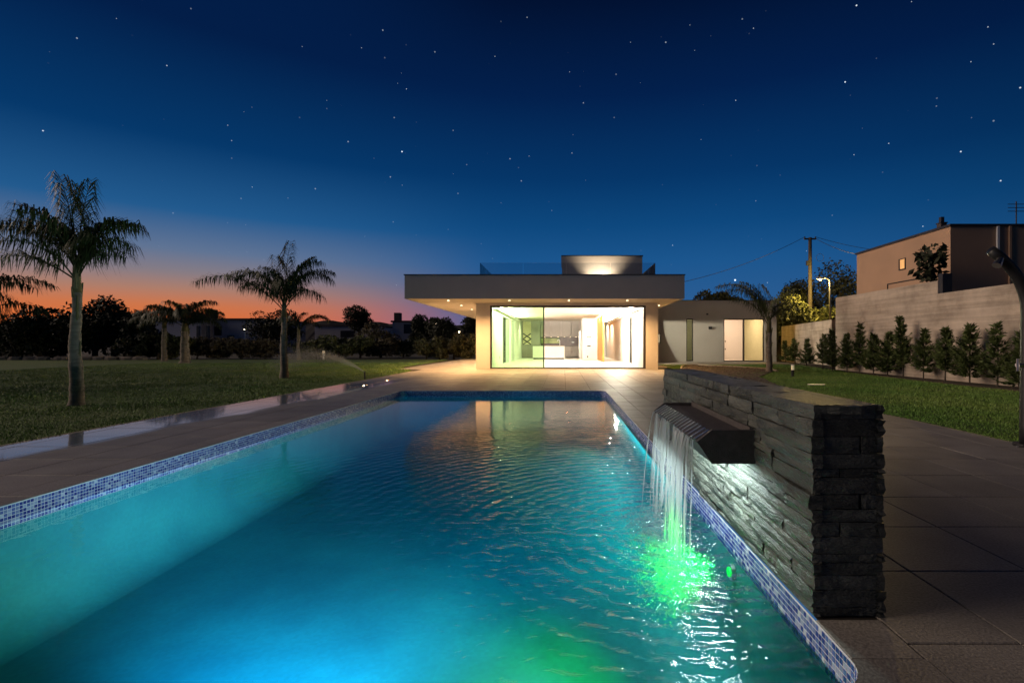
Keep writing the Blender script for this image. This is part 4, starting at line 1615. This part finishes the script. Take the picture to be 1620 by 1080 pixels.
# garden shower at the right edge
sh = thing('garden_shower', 'dark curved garden shower column at the right edge of the deck', 'shower', (5.0, 5.5, 0))
pts, rad = [], []
for k in range(15):
    u = k / 14
    if u < .5:
        pts.append((.06, 0, 1.45 * u / .5))
    else:
        a = (u - .5) / .5 * R(52)
        Rr = 1.05
        pts.append((.06 - Rr * (1 - math.cos(a)), 0, 1.45 + Rr * math.sin(a) * .82))
    rad.append(.072 - .02 * u)
MB().tube(pts, rad, 14).build('column', M['black_plastic'], sh, smooth=True)
MB().tube([(pts[-2][0] - .02, -.03, pts[-2][2] - .02), (pts[-2][0] - .08, -.05, pts[-2][2] - .1)], [.03, .045], 10).build('shower_head', M['steel'], sh)
MB().tube([(-.01, -.02, .88), (-.09, -.04, .88)], .025, 8).build('tap', M['steel'], sh)
MB().tube([(-.085, -.04, .82), (-.085, -.04, .95)], .014, 8).build('tap_handle', M['steel'], sh)
MB().tube([(.06, 0, .001), (.06, 0, .03)], .13, 16).build('base_plate', M['black_plastic'], sh)
o = MB().tube([(-.10, -.05, .001), (-.10, -.05, .014)], .012, 8).build('bolt', M['steel'], sh)

# bollard and strip lights on the lawn
bo = thing('bollard_light', 'short black bollard with pale lit top on the right lawn', 'bollard', (7.92, 17.4, 0))
MB().tube([(0, 0, -.01), (0, 0, .22)], .05, 12).build('post', M['black_plastic'], bo)
MB().tube([(0, 0, .221), (0, 0, .37)], .05, 12).build('lamp_head', M['bollard_lamp'], bo)
MB().tube([(0, 0, .371), (0, 0, .395)], .055, 12).build('cap', M['white_paint'], bo)
for (x0, x1, y, lab) in ((6.65, 7.1, 13.7, 'thin lit strip light flush in the lawn nearer the stone wall'), (14.4, 15.15, 30.3, 'lit strip light in the ground near the low concrete wall')):
    t_ = thing('strip_light', lab, 'light', (x0, y, 0), 'strip lights in the ground')
    if x0 > 10:
        t_.location = (12.68, 27.0, 0.1)
    MB().box(0, x1 - x0, -.05, .05, -.03, .012).build('housing', M['black_plastic'], t_)
    MB().box(.01, x1 - x0 - .01, -.045, .045, .0125, .02).build('lens', M['strip_lamp'], t_)

# gravel bed beyond the stone wall
GB = [(5.2, 12.2), (5.75, 13.5), (6.6, 17.0), (8.6, 20.6), (8.9, 22.0), (8.2, 24.5), (7.0, 26.0), (6.2, 25.6), (5.2, 22.0)]
o = MB().slab(GB, -.05, .012).build('gravel_bed', M['gravel'])
tag(o, 'dark gravel bed between the deck and the right lawn', 'gravel bed', kind='structure')
pb = MB()
for k in range(2600):
    x, y = random.uniform(5.2, 8.9), random.uniform(12.2, 26)
    if not inside(GB, np.array([x]), np.array([y]))[0]:
        continue
    r = random.uniform(.02, .05)
    c = Vector((x, y, .014))
    pb.add([c + Vector(d) * r for d in ((1, 0, 0), (-.9, .1, 0), (.1, 1, 0), (0, -1, 0), (.1, .1, .7))], [(0, 2, 4), (2, 1, 4), (1, 3, 4), (3, 0, 4)])
o = pb.build('gravel', M['pebble'])
tag(o, 'loose dark pebbles covering the gravel bed', 'gravel', kind='stuff')
kp = [(5.15, 22.0), (6.1, 25.7), (7.0, 26.15), (8.3, 24.6), (9.0, 22.0), (8.7, 20.5)]
o = MB().tube([(x, y, .0) for x, y in kp], .06, 6).build('kerb', M['concrete_kerb'])
tag(o, 'thin pale curved kerb round the gravel bed', 'kerb', kind='structure')

# sprinkler and its spray
spk = thing('lawn_sprinkler', 'small black pop-up sprinkler at the edge of the palm lawn', 'sprinkler', (-6.22, 15.9, 0))
MB().tube([(0, 0, -.02), (0, 0, .2)], .022, 10).build('riser', M['black_plastic'], spk)
MB().tube([(0, 0, .201), (0, 0, .235)], .03, 10).build('nozzle', M['black_plastic'], spk)
nS = 14000
u = RNG.uniform(0, 1, nS) ** .8
az = R(138) + RNG.normal(0, .035, nS)
v0 = 11.0 * (1 + RNG.normal(0, .035, nS))
elv = R(15) + RNG.normal(0, .03, nS)
t = u * 0.72
x = -6.22 + np.cos(az) * np.cos(elv) * v0 * t + RNG.normal(0, .10, nS) * u
y = 15.9 + np.sin(az) * np.cos(elv) * v0 * t + RNG.normal(0, .10, nS) * u
zz = .23 + np.sin(elv) * v0 * t - 4.9 * t * t * (0.85) + RNG.normal(0, .10, nS) * u
r = RNG.uniform(.004, .009, nS)
a = RNG.uniform(0, 6.28, nS)
v = np.zeros((nS, 4, 3), np.float32)
dirx, diry = np.cos(az), np.sin(az)
for i, (s1, s2) in enumerate(((-3, 0), (0, -1), (3, 0), (0, 1))):
    v[:, i, 0] = x + dirx * r * s1 - diry * r * s2 * .7
    v[:, i, 1] = y + diry * r * s1 + dirx * r * s2 * .7
    v[:, i, 2] = zz + r * s2 + r * s1 * .1
k = zz > 0
o = np_mesh('water_spray', v[k].reshape(-1, 3), 4, M['droplet'])
tag(o, 'thin fan of water spray arching from the sprinkler over the lawn', 'spray', kind='stuff')


# ------------------------------------------------------------------ plants
def frond(base, az, el, length, droop, leaf_len, rnd, nleaf=46, width=.016, up=.0):
    """arching feather frond; returns stem tube data and leaflet quads"""
    pts = []
    p = Vector(base)
    ns = 14
    d_az = Vector((math.cos(az), math.sin(az), 0))
    side0 = Vector((-math.sin(az), math.cos(az), 0))
    tw = rnd.uniform(-.25, .25)
    for k in range(ns + 1):
        pts.append(p.copy())
        u = k / ns
        e = el - droop * (u ** 1.5)
        p = p + (d_az * math.cos(e) + Vector((0, 0, 1)) * math.sin(e) + side0 * tw * u * .3) * (length / ns)
    quads = []
    for k in range(nleaf):
        u = .16 + .84 * (round(k / 2.5) * 2.5 + rnd.random() * 1.3) / (nleaf + 2)
        f = min(u * ns, ns - .001)
        i = int(f)
        q = pts[i].lerp(pts[i + 1], f - i)
        tan = (pts[i + 1] - pts[i]).normalized()
        nor = side0.cross(tan).normalized()
        L_ = leaf_len * (0.45 + .75 * math.sin(math.pi * min(1, .12 + u * .82))) * rnd.uniform(.75, 1.15)
        for s in (-1, 1):
            sd = side0 * s
            d1 = (sd * rnd.uniform(.5, .9) + tan * rnd.uniform(.45, .9) + nor * rnd.uniform(-.15, .35) * -1 + Vector((0, 0, rnd.uniform(-.25, .25)))).normalized()
            mid = q + d1 * L_ * .45
            d2 = (d1 * .8 + Vector((rnd.gauss(0, .15), rnd.gauss(0, .15), -rnd.uniform(1.2, 3.0)))).normalized()
            tip = mid + d2 * L_ * .6
            wv = d1.cross(Vector((0, 0, 1)))
            if wv.length < .1:
                wv = side0.copy()
            wv = wv.normalized() * width * rnd.uniform(.7, 1.2)
            quads.append((q - wv * .4, q + wv * .4, mid + wv, mid - wv))
            quads.append((mid - wv, mid + wv, tip + wv * .15, tip - wv * .15))
    return pts, quads


def palm(label, loc, trunk_h, r0, r1, fronds, leaf_len, width, seed, leafm='palm_leaf', lean=0.0, sheath=.55, boots=True):
    rnd = random.Random(seed)
    t = thing('palm_tree', label, 'palm tree', loc, 'palm trees in the garden')
    m_ = MB()
    pts, rad = [], []
    for k in range(49):
        u = k / 48
        pts.append((lean * u * u + .012 * math.sin(9 * u), .01 * math.cos(7 * u), trunk_h * u - .03))
        rad.append((r0 + (r1 - r0) * u) * (1 + (.22 * (1 - u / .08) if u < .08 else 0)) * (1 + .05 * math.sin(k * .7 + seed) + rnd.uniform(-.045, .045) + (.05 if k % 4 == 0 else 0)))
    m_.tube(pts, rad, 16)
    m_.build('trunk', M['trunk'], t, smooth=True)
    top = Vector(pts[-1])
    m_ = MB()
    m_.tube([top + Vector((0, 0, -.12)), top + Vector((0, 0, sheath * .5)), top + Vector((0, 0, sheath))], [r1 * 1.15, r1 * .95, r1 * .45], 12)
    m_.build('crown_shaft', M['palm_sheath'], t, smooth=True)
    if boots:
        for k in range(11):
            a = rnd.uniform(0, 6.28)
            zb = trunk_h * rnd.uniform(.35, .97)
            b_ = Vector((math.cos(a) * r1 * .9, math.sin(a) * r1 * .9, zb))
            MB().tube([b_, b_ + Vector((math.cos(a) * r1 * .6, math.sin(a) * r1 * .6, .18 + rnd.random() * .12))], [.03, .012], 6).build('leaf_base', M['palm_sheath'], t)
    for (az, el, ln, dr) in fronds:
        b_ = top + Vector((math.cos(R(az)) * r1 * .5, math.sin(R(az)) * r1 * .5, rnd.uniform(.1, sheath)))
        pts_, quads = frond(b_, R(az), R(el), ln, R(dr), leaf_len, rnd, nleaf=int(30 * ln + 8), width=width)
        m_ = MB()
        m_.tube(pts_, [.02 * (1 - .85 * i / 14) * (r1 / .1) ** .5 for i in range(15)], 5, cap=False)
        for q in quads:
            m_.add(q, [(0, 1, 2, 3)])
        m_.build('frond', M[leafm], t)
    return t


palm('tall feathery palm with upright crown nearest the pool on the left', (-8.9, 9.25, 0), 2.2, .112, .062,
     [(176, 58, 2.0, 90), (168, 66, 1.9, 105), (190, 48, 1.7, 80), (182, 74, 1.75, 75), (150, 60, 1.5, 85), (205, 40, 1.25, 70),
      (8, 70, 1.4, 115), (-8, 60, 1.35, 120), (20, 78, 1.5, 85), (-15, 38, .9, 75), (5, 50, 1.1, 95),
      (95, 88, 1.75, 18), (170, 86, 1.7, 24), (300, 84, 1.6, 35), (265, 70, 1.3, 85), (80, 72, 1.4, 85), (240, 60, 1.2, 90), (330, 66, 1.25, 95)], .47, .011, 3)
palm('slender palm with one long frond stretching left, mid lawn', (-9.23, 16.75, 0), 2.15, .125, .072,
     [(180, 46, 3.3, 80), (168, 62, 2.4, 108), (192, 68, 2.1, 110), (150, 76, 2.1, 80), (8, 66, 1.9, 118), (-12, 56, 1.7, 118), (22, 74, 2.1, 100),
      (90, 88, 2.1, 20), (40, 82, 2.0, 55), (140, 82, 1.9, 55), (270, 74, 1.7, 95), (300, 68, 1.6, 105), (235, 64, 1.6, 105), (100, 62, 1.7, 95), (0, 78, 2.0, 85)], .52, .013, 5)
palm('small full palm with dark trunk before the white house', (-22.1, 29.6, 0), 2.0, .26, .17,
     [(a, e, 2.2, 95) for a, e in ((0, 35), (20, 55), (45, 45), (160, 40), (180, 55), (200, 48), (90, 75), (270, 70), (300, 50), (130, 60), (0, 65), (240, 55), (340, 42), (60, 70), (215, 35))], .55, .02, 8)
palm('smaller leaning palm just left of the dark-trunked one', (-26.0, 33, 0), 2.3, .16, .12,
     [(a, e, 1.9, 100) for a, e in ((0, 40), (170, 45), (195, 55), (60, 60), (270, 65), (120, 55), (310, 50), (20, 60), (220, 40))], .5, .02, 9)
palm('thin pale-trunked young palm beyond the slender palm', (-18.9, 36.2, 0), 2.0, .12, .09,
     [(5, 55, 2.6, 120), (20, 62, 2.4, 120), (-15, 48, 2.2, 115), (170, 50, 1.8, 120), (195, 58, 1.6, 110), (90, 70, 1.6, 80), (270, 70, 1.6, 90), (150, 35, 1.5, 80)], .42, .018, 12)
palm('palm cut by the left edge with arching drooping fronds', (-15.6, 12.6, 0), 1.15, .18, .12,
     [(0, 52, 2.9, 85), (12, 44, 2.6, 80), (-10, 36, 2.4, 72), (170, 50, 2.2, 90), (90, 60, 2.2, 90), (270, 60, 2.0, 90), (30, 62, 2.6, 100), (200, 62, 2.2, 90), (-25, 55, 2.2, 95), (50, 75, 2, 60)], .46, .013, 14)
palm('young palm arching over the roof edge of the right wing', (8.25, 20.2, 0), 1.7, .13, .085,
     [(178, 66, 2.7, 95), (165, 72, 2.3, 90), (190, 58, 2.0, 75), (150, 78, 2.2, 80), (20, 68, 1.3, 70), (90, 80, 1.9, 60), (200, 76, 2.3, 80), (270, 70, 1.7, 80), (0, 50, .9, 60)], .40, .011, 21, 'palm_leaf_lit')


def leaf_cloud(blobs, n, size, rnd, squash=1.0):
    """quads scattered near the surfaces and through the volume of several ellipsoids"""
    vol = np.array([b_[3] * b_[4] * b_[5] for b_ in blobs])
    pick = rnd.choice(len(blobs), n, p=vol / vol.sum())
    B = np.array(blobs)[pick]
    d = rnd.normal(0, 1, (n, 3))
    d /= np.linalg.norm(d, axis=1)[:, None]
    rr = rnd.uniform(.35, 1.0, n) ** .5 * rnd.uniform(.88, 1.12, n)
    c = B[:, :3] + d * B[:, 3:6] * rr[:, None]
    a = rnd.normal(0, 1, (n, 3))
    a /= np.linalg.norm(a, axis=1)[:, None]
    b_ = np.cross(a, rnd.normal(0, 1, (n, 3)))
    b_ /= np.linalg.norm(b_, axis=1)[:, None]
    s = size * rnd.uniform(.5, 1.3, n)[:, None]
    v = np.stack([c - a * s, c + b_ * s * .45, c + a * s, c - b_ * s * .45], 1)
    v[:, :, 2] = np.maximum(v[:, :, 2], .01)
    return v.reshape(-1, 3)


def tree(name, label, cat, loc, h, rx, rz, mat, n, size, seed, group=None, trunk=True, lobes=9, base=.35, ry=None):
    rnd = np.random.default_rng(seed)
    t = thing(name, label, cat, loc, group)
    ry = ry or rx
    blobs = []
    zc = h - rz
    for k in range(lobes):
        a = rnd.uniform(0, 6.28)
        q = rnd.uniform(.15, .8)
        s = rnd.uniform(.3, .55)
        blobs.append((math.cos(a) * rx * q, math.sin(a) * ry * q, zc + rz * rnd.uniform(-.65, .72), rx * s, ry * s, rz * s))
    blobs.append((0, 0, zc, rx * .55, ry * .55, rz * .55))
    np_mesh('crown', leaf_cloud(blobs, n, size, rnd), 4, M[mat], t)
    if trunk:
        m_ = MB()
        r = .05 * h
        m_.tube([(0, 0, -.05), (.03, .02, zc * .6), (0, 0, zc + rz * .3)], [r, r * .75, r * .35], 8)
        for b_ in blobs[:6]:
            m_.tube([(0, 0, max(.1, zc - rz * .6)), (b_[0] * .5, b_[1] * .5, (b_[2] + zc - rz * .6) / 2 + .1), b_[:3]], [r * .5, r * .32, r * .12], 6)
        m_.build('trunk' if h > 2.2 else 'stem', M['bark'], t, smooth=True)
    return t


def gp(px, d):
    return (px - 890) * d / 800.0


# dark shrubs along the far edge of the palm lawn
G1 = 'dark shrubs along the far lawn edge'
for i, (px, d, h, rx, lab) in enumerate((
        (15, 38, 2.6, 2.0, 'low dark shrub at the far left edge of the lawn'),
        (62, 37, 3.6, 2.0, 'dark shrub behind the trunk base of the nearest palm, left side'),
        (100, 39, 4.2, 2.2, 'tall dark shrub directly left of the nearest palm trunk'),
        (150, 38, 4.0, 2.2, 'broad dark shrub just right of the nearest palm trunk'),
        (180, 40, 4.4, 2.0, 'tallest rounded dark shrub between the two nearer palms'),
        (218, 38, 3.3, 1.9, 'dark shrub sloping down towards the white house'),
        (250, 37, 2.1, 1.3, 'low shrub under the smaller leaning palm'))):
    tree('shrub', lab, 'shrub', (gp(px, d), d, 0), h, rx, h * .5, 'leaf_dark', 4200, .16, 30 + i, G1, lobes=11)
G2 = 'low scrub along the fence'
for i, (px, d, h, rx, mat, lab) in enumerate((
        (270, 38, 1.5, 1.4, 'leaf_mid', 'low scrub bush at the foot of the dark-trunked palm'),
        (312, 39, 1.3, 1.6, 'leaf_dry', 'low dry bush right of the dark-trunked palm'),
        (345, 40, 1.7, 1.8, 'leaf_dry', 'pale dry bush in front of the white house window'),
        (382, 39, 2.0, 2.0, 'leaf_dry', 'pale feathery bush below the far end of the white house'),
        (420, 40, 1.8, 1.8, 'leaf_dry', 'dry grassy bush left of the slender palm trunk'),
        (500, 40, 1.9, 1.8, 'leaf_mid', 'green bush beside the young pale-trunked palm'),
        (535, 41, 1.5, 1.8, 'leaf_mid', 'low dark hedge bush right of the white garden marker'),
        (570, 42, 1.9, 1.9, 'leaf_mid', 'hedge bush behind the sprinkler spray'),
        (602, 43, 2.9, 1.9, 'leaf_dry', 'tall tawny bush lit from behind, left of the white cottage'),
        (638, 44, 1.8, 2.0, 'leaf_mid', 'dark hedge bush below the white cottage'))):
    tree('bush', lab, 'bush', (gp(px, d), d, 0), h, rx, h * .5, mat, 2600, .13, 60 + i, G2, lobes=9)
G3 = 'hedge plants behind the side terrace'
for i, (px, h, lab) in enumerate(((672, 1.55, 'leftmost warm-lit hedge plant beyond the side terrace'), (694, 1.8, 'warm-lit hedge plant second from the left by the terrace'),
                                  (716, 1.75, 'warm-lit hedge plant third from the left by the terrace'), (737, 1.9, 'yellow-green hedge plant next to the house pier'),
                                  (752, 1.8, 'hedge plant partly hidden by the house pier'))):
    tree('hedge_plant', lab, 'hedge', (gp(px, 37.8), 38.2, 0), h, 1.0, h * .5, 'leaf_hedge', 3000, .10, 80 + i, G3, lobes=9)
G4 = 'trees beyond the garden'
for i, (px, d, h, rx, rz, lab) in enumerate((
        (430, 62, 5.2, 3.4, 2.2, 'round dark tree behind the slender palm trunk'),
        (395, 66, 4.6, 2.2, 1.8, 'dark tree left of the slender palm, beyond the white house'),
        (568, 70, 6.0, 2.4, 1.7, 'small tree standing above the roofline left of the villa'),
        (690, 60, 4.6, 2.2, 1.8, 'dark tree below the eave left of the tall one'),
        (668, 64, 5.0, 1.6, 1.9, 'thin-topped dark tree nearest the white cottage'),
        (712, 56, 4.0, 2.2, 1.9, 'low dark tree under the eave behind the hedge'),
        (746, 52, 4.6, 1.8, 2.2, 'dark tree beside the house pier beyond the hedge'))):
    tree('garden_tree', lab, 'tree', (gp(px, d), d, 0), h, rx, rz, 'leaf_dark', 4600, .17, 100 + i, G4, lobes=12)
for i, (px, d, h, rx, rz, mat, lab) in enumerate((
        (1125, 46, 6.1, 1.9, 2.2, 'leaf_dark', 'dark tree showing over the left part of the right wing roof'),
        (1152, 47, 6.3, 1.7, 2.2, 'leaf_dark', 'dark tree behind the crown of the young palm'),
        (1240, 44, 5.6, 2.2, 2.4, 'leaf_mid', 'yellow-green tree just right of the right wing'),
        (1262, 50, 7.2, 2.3, 2.8, 'leaf_dark', 'dark tree left of the utility pole'),
        (1246, 36.5, 3.9, 1.6, 1.5, 'leaf_mid', 'bush lit yellow behind the low concrete wall end'),
        (1265, 36.8, 4.3, 1.7, 1.9, 'leaf_mid', 'lamp-lit bush in front of the utility pole'),
        (1300, 37.5, 4.0, 1.8, 1.6, 'leaf_mid', 'lamp-lit bush under the street lamp'),
        (1330, 44, 8.0, 3.0, 3.4, 'leaf_dark', 'large dark tree behind the street lamp'),
        (1300, 48, 7.0, 2.6, 3.0, 'leaf_dark', 'dark tree directly behind the utility pole'))):
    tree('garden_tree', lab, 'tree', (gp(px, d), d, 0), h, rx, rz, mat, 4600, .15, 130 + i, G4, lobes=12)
# fig-like shrub on the neighbour's side of the wall: big leaves on bare stems
t = tree('fig_shrub', 'dark large-leaved shrub growing above the concrete wall step', 'shrub', (12.42, 17.0, 1.7), 2.66, .66, .62, 'leaf_dark', 300, .15, 160, lobes=12)

# young conifers along the concrete wall


def conifer(label, loc, h, w, seed):
    rnd = random.Random(seed)
    t = thing('conifer', label, 'conifer', loc, 'young conifers along the concrete wall')
    MB().tube([(0, 0, -.03), (rnd.gauss(0, .02), 0, h * .5), (rnd.gauss(0, .03), 0, h * .96)], [.022, .016, .005], 6).build('trunk', M['bark'], t)
    m_ = MB()
    nb_ = int(rnd.uniform(70, 110) * h / 1.7)
    lean = rnd.gauss(0, .05)
    fat = rnd.uniform(.8, 1.25)
    low = rnd.uniform(.04, .2)
    for k in range(nb_):
        u = low + (.99 - low) * (k + rnd.random()) / nb_
        z0 = h * u * .97
        L_ = w * fat * (1.04 - u) ** .85 * rnd.choice((.4, .6, .8, .95, 1.1, 1.3))
        a = rnd.uniform(0, 6.28)
        el = R(rnd.uniform(8, 45) + 30 * u)
        d = Vector((math.cos(a) * math.cos(el), math.sin(a) * math.cos(el), math.sin(el)))
        b_ = Vector((lean * u, 0, z0))
        side = Vector((-math.sin(a), math.cos(a), 0))
        m_.tube([b_, b_ + d * L_ * .9], [.006, .002], 4, cap=False)
        nl = max(6, int(L_ * 46))
        for j in range(nl):
            q = .12 + .88 * j / nl
            c = b_ + d * L_ * q + Vector((0, 0, -.06 * math.sin(q * 3)))
            s = .17 * (1.1 - q * .7) * rnd.uniform(.6, 1.25)
            for sg in (-1, 1):
                dd = (side * sg * rnd.uniform(.3, 1) + d * .9 + Vector((0, 0, rnd.uniform(-.7, .35)))).normalized()
                ww = dd.cross(Vector((rnd.gauss(0, 1), rnd.gauss(0, 1), rnd.gauss(0, 1)))).normalized() * s * .13
                m_.add([c, c + dd * s * .5 + ww, c + dd * s, c + dd * s * .5 - ww], [(0, 1, 2, 3)])
    m_.build('foliage', M['conifer'], t)
    return t


CON = [(1612, 1.5, 'conifer at the right edge, half hidden by the shower column'), (1578, 1.74, 'tall open conifer just left of the shower column'),
       (1534, 1.72, 'second conifer left of the shower column, narrow top'), (1495, 1.68, 'third conifer left of the shower column'),
       (1461, 1.66, 'fourth conifer left of the shower column, low bushy base'), (1429, 2.15, 'tallest conifer of the row, fifth from the shower'),
       (1404, 1.6, 'sixth conifer from the shower, right of a bushier one'), (1382, 1.55, 'seventh conifer from the shower, short and dense'),
       (1360, 2.0, 'eighth conifer from the shower, tall pointed top'), (1340, 1.6, 'ninth conifer from the shower'),
       (1317, 1.8, 'wide bushy conifer at the corner of the tall wall'), (1302, 1.6, 'conifer left of the tall wall corner'),
       (1276, 1.45, 'small conifer in front of the low concrete wall'), (1258, 1.5, 'small conifer next to the last one at the row end'),
       (1243, 1.4, 'last conifer at the far left end of the row')]
for i, (px, h, lab) in enumerate(CON):
    X = 11.05 if px > 1310 else 11.05 + (1310 - px) * .035
    d = X * 800 / (px - 890)
    conifer(lab, (X, d, .03), h * .95, .62 if px > 1330 else .66, 200 + i)

# stones edging the far lawn
for i in range(11):
    px = 8 + i * 21 + random.uniform(-5, 5)
    d = 35.6
    t = MB()
    rr = random.Random(i)
    k = 8
    rings = []
    for (zz, s) in ((-.05, 1), (.14, 1.0), (.24, .72)):
        rings += [(.55 * s * math.cos(2 * math.pi * j / k) * rr.uniform(.85, 1.1), .3 * s * math.sin(2 * math.pi * j / k), zz * rr.uniform(.85, 1.1)) for j in range(k)]
    fs = [tuple(range(2 * k, 3 * k))]
    for r_ in range(2):
        fs += [(r_ * k + j, r_ * k + (j + 1) % k, (r_ + 1) * k + (j + 1) % k, (r_ + 1) * k + j) for j in range(k)]
    t.add(rings, fs)
    o = t.build('edging_stone', pm('edging_stone', (.2, .16, .13), (.3, .25, .2), 3, .9, .5), loc=(gp(px, d), d, 0))
    tag(o, ['leftmost', 'second', 'third', 'fourth', 'fifth', 'sixth', 'seventh', 'eighth', 'ninth', 'tenth', 'rightmost'][i]
        + ' rough tan stone from the left edging the far lawn', 'stone', 'stones edging the far lawn')


# ------------------------------------------------------------------ far houses, hills, lamps
def far_house(label, x0, x1, y0, y1, h, wins, roof=True, chim=None):
    t = thing('white_house', label, 'house', ((x0 + x1) / 2, y0, 0))
    kid(t, 'wall', M['far_white'], x0, x1, y0, y1, 0, h)
    if roof:
        kid(t, 'roof', M['far_roof'], x0 - .2, x1 + .2, y0 - .2, y1 + .2, h + .002, h + .25)
    for (wx, wz, ww, wh) in wins:
        kid(t, 'window', M['far_window'], wx - ww / 2, wx + ww / 2, y0 - .04, y0 - .002, wz - wh / 2, wz + wh / 2)
    if chim:
        kid(t, 'chimney', M['far_roof'], chim - .4, chim + .4, y0 + 1, y0 + 2, h + .26, h + 1.4)
    return t


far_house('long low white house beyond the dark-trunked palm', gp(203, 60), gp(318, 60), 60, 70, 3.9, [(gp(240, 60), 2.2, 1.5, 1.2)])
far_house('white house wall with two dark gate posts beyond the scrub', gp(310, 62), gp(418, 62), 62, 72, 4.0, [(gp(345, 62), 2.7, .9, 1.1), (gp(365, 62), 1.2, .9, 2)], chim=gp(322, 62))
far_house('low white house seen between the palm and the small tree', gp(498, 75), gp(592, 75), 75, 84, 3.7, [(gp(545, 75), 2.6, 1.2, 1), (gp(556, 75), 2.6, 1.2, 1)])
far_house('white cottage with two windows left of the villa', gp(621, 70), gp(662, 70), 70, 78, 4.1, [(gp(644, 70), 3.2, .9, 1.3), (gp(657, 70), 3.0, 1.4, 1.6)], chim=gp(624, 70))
for (px, lab) in ((314, 'dark fence post left of the pair before the white house'), (329, 'dark fence post right of the pair before the white house')):
    o = MB().box(-.12, .12, -.12, .12, 0, 2.9).build('fence_post', M['cap'], loc=(gp(px, 50), 50, 0))
    tag(o, lab, 'post', 'fence posts before the white house')
mk = thing('garden_marker', 'small pale garden light post far across the lawn', 'garden light', (gp(512, 35.5), 35.5, 0))
MB().tube([(0, 0, 0), (0, 0, .45)], .06, 8).build('post', M['white_paint'], mk)
MB().tube([(0, 0, .451), (0, 0, .62)], .08, 8).build('lamp_head', M['bollard_lamp'], mk)


def far_lamp(label, px, py, d, r, double=False):
    z = 1.11 + (544 - py) * d / 800
    t = thing('lamp_post', label, 'lamp post', (gp(px, d), d, 0))
    MB().tube([(0, 0, 0), (0, 0, z)], .07, 6).build('post', M['steel'], t)
    for s in ((-1, 1) if double else (0,)):
        c = (s * .35, -.1, z)
        MB().add([(c[0] + r * dx, c[1] + r * dy, c[2] + r * dz) for dx, dy, dz in ((1, 0, 0), (-1, 0, 0), (0, 1, 0), (0, -1, 0), (0, 0, .7), (0, 0, -.7))],
                 [(0, 2, 4), (2, 1, 4), (1, 3, 4), (3, 0, 4), (2, 0, 5), (1, 2, 5), (3, 1, 5), (0, 3, 5)]).build('lamp_head', M['far_lamp'], t)


far_lamp('far street lamp glowing yellow at the left edge', 27, 517, 50, .16)
far_lamp('twin-headed lamp post below the eave of the villa', 696, 512, 58, .13, True)
far_lamp('bright far lamp between the trees by the house pier', 727, 525, 54, .16)
far_lamp('tiny far lamp by the round dark tree', 388, 521, 60, .12)
# hills
for (lab, d, x0, x1, hh, seed) in (('low dark hills on the left horizon', 900, -1400, 60, 36, 4), ('nearer wooded rise behind the white houses', 320, -420, -20, 11, 5),
                                  ('low dark hills behind the villa and the right trees', 950, 0, 1500, 26, 6)):
    rnd = np.random.default_rng(seed)
    nn_ = 160
    xs_ = np.linspace(x0, x1, nn_)
    prof_ = sum(rnd.uniform(.3, 1) / k * np.sin(xs_ / (x1 - x0) * 6.28 * k * 1.3 + rnd.uniform(0, 6.28)) for k in range(1, 30))
    prof_ = hh * (1 + .16 * prof_) + rnd.uniform(0, hh * .06, nn_)
    m_ = MB()
    vs = [(x, d, -1) for x in xs_] + [(x, d + hh * 2.2, max(2, z)) for x, z in zip(xs_, prof_)] + [(x, d + hh * 6, -1) for x in xs_]
    fs = []
    for r_ in range(2):
        fs += [(r_ * nn_ + j, r_ * nn_ + j + 1, (r_ + 1) * nn_ + j + 1, (r_ + 1) * nn_ + j) for j in range(nn_ - 1)]
    m_.add(vs, fs)
    o = m_.build('hills', M['hill'])
    tag(o, lab, 'hills', kind='structure')
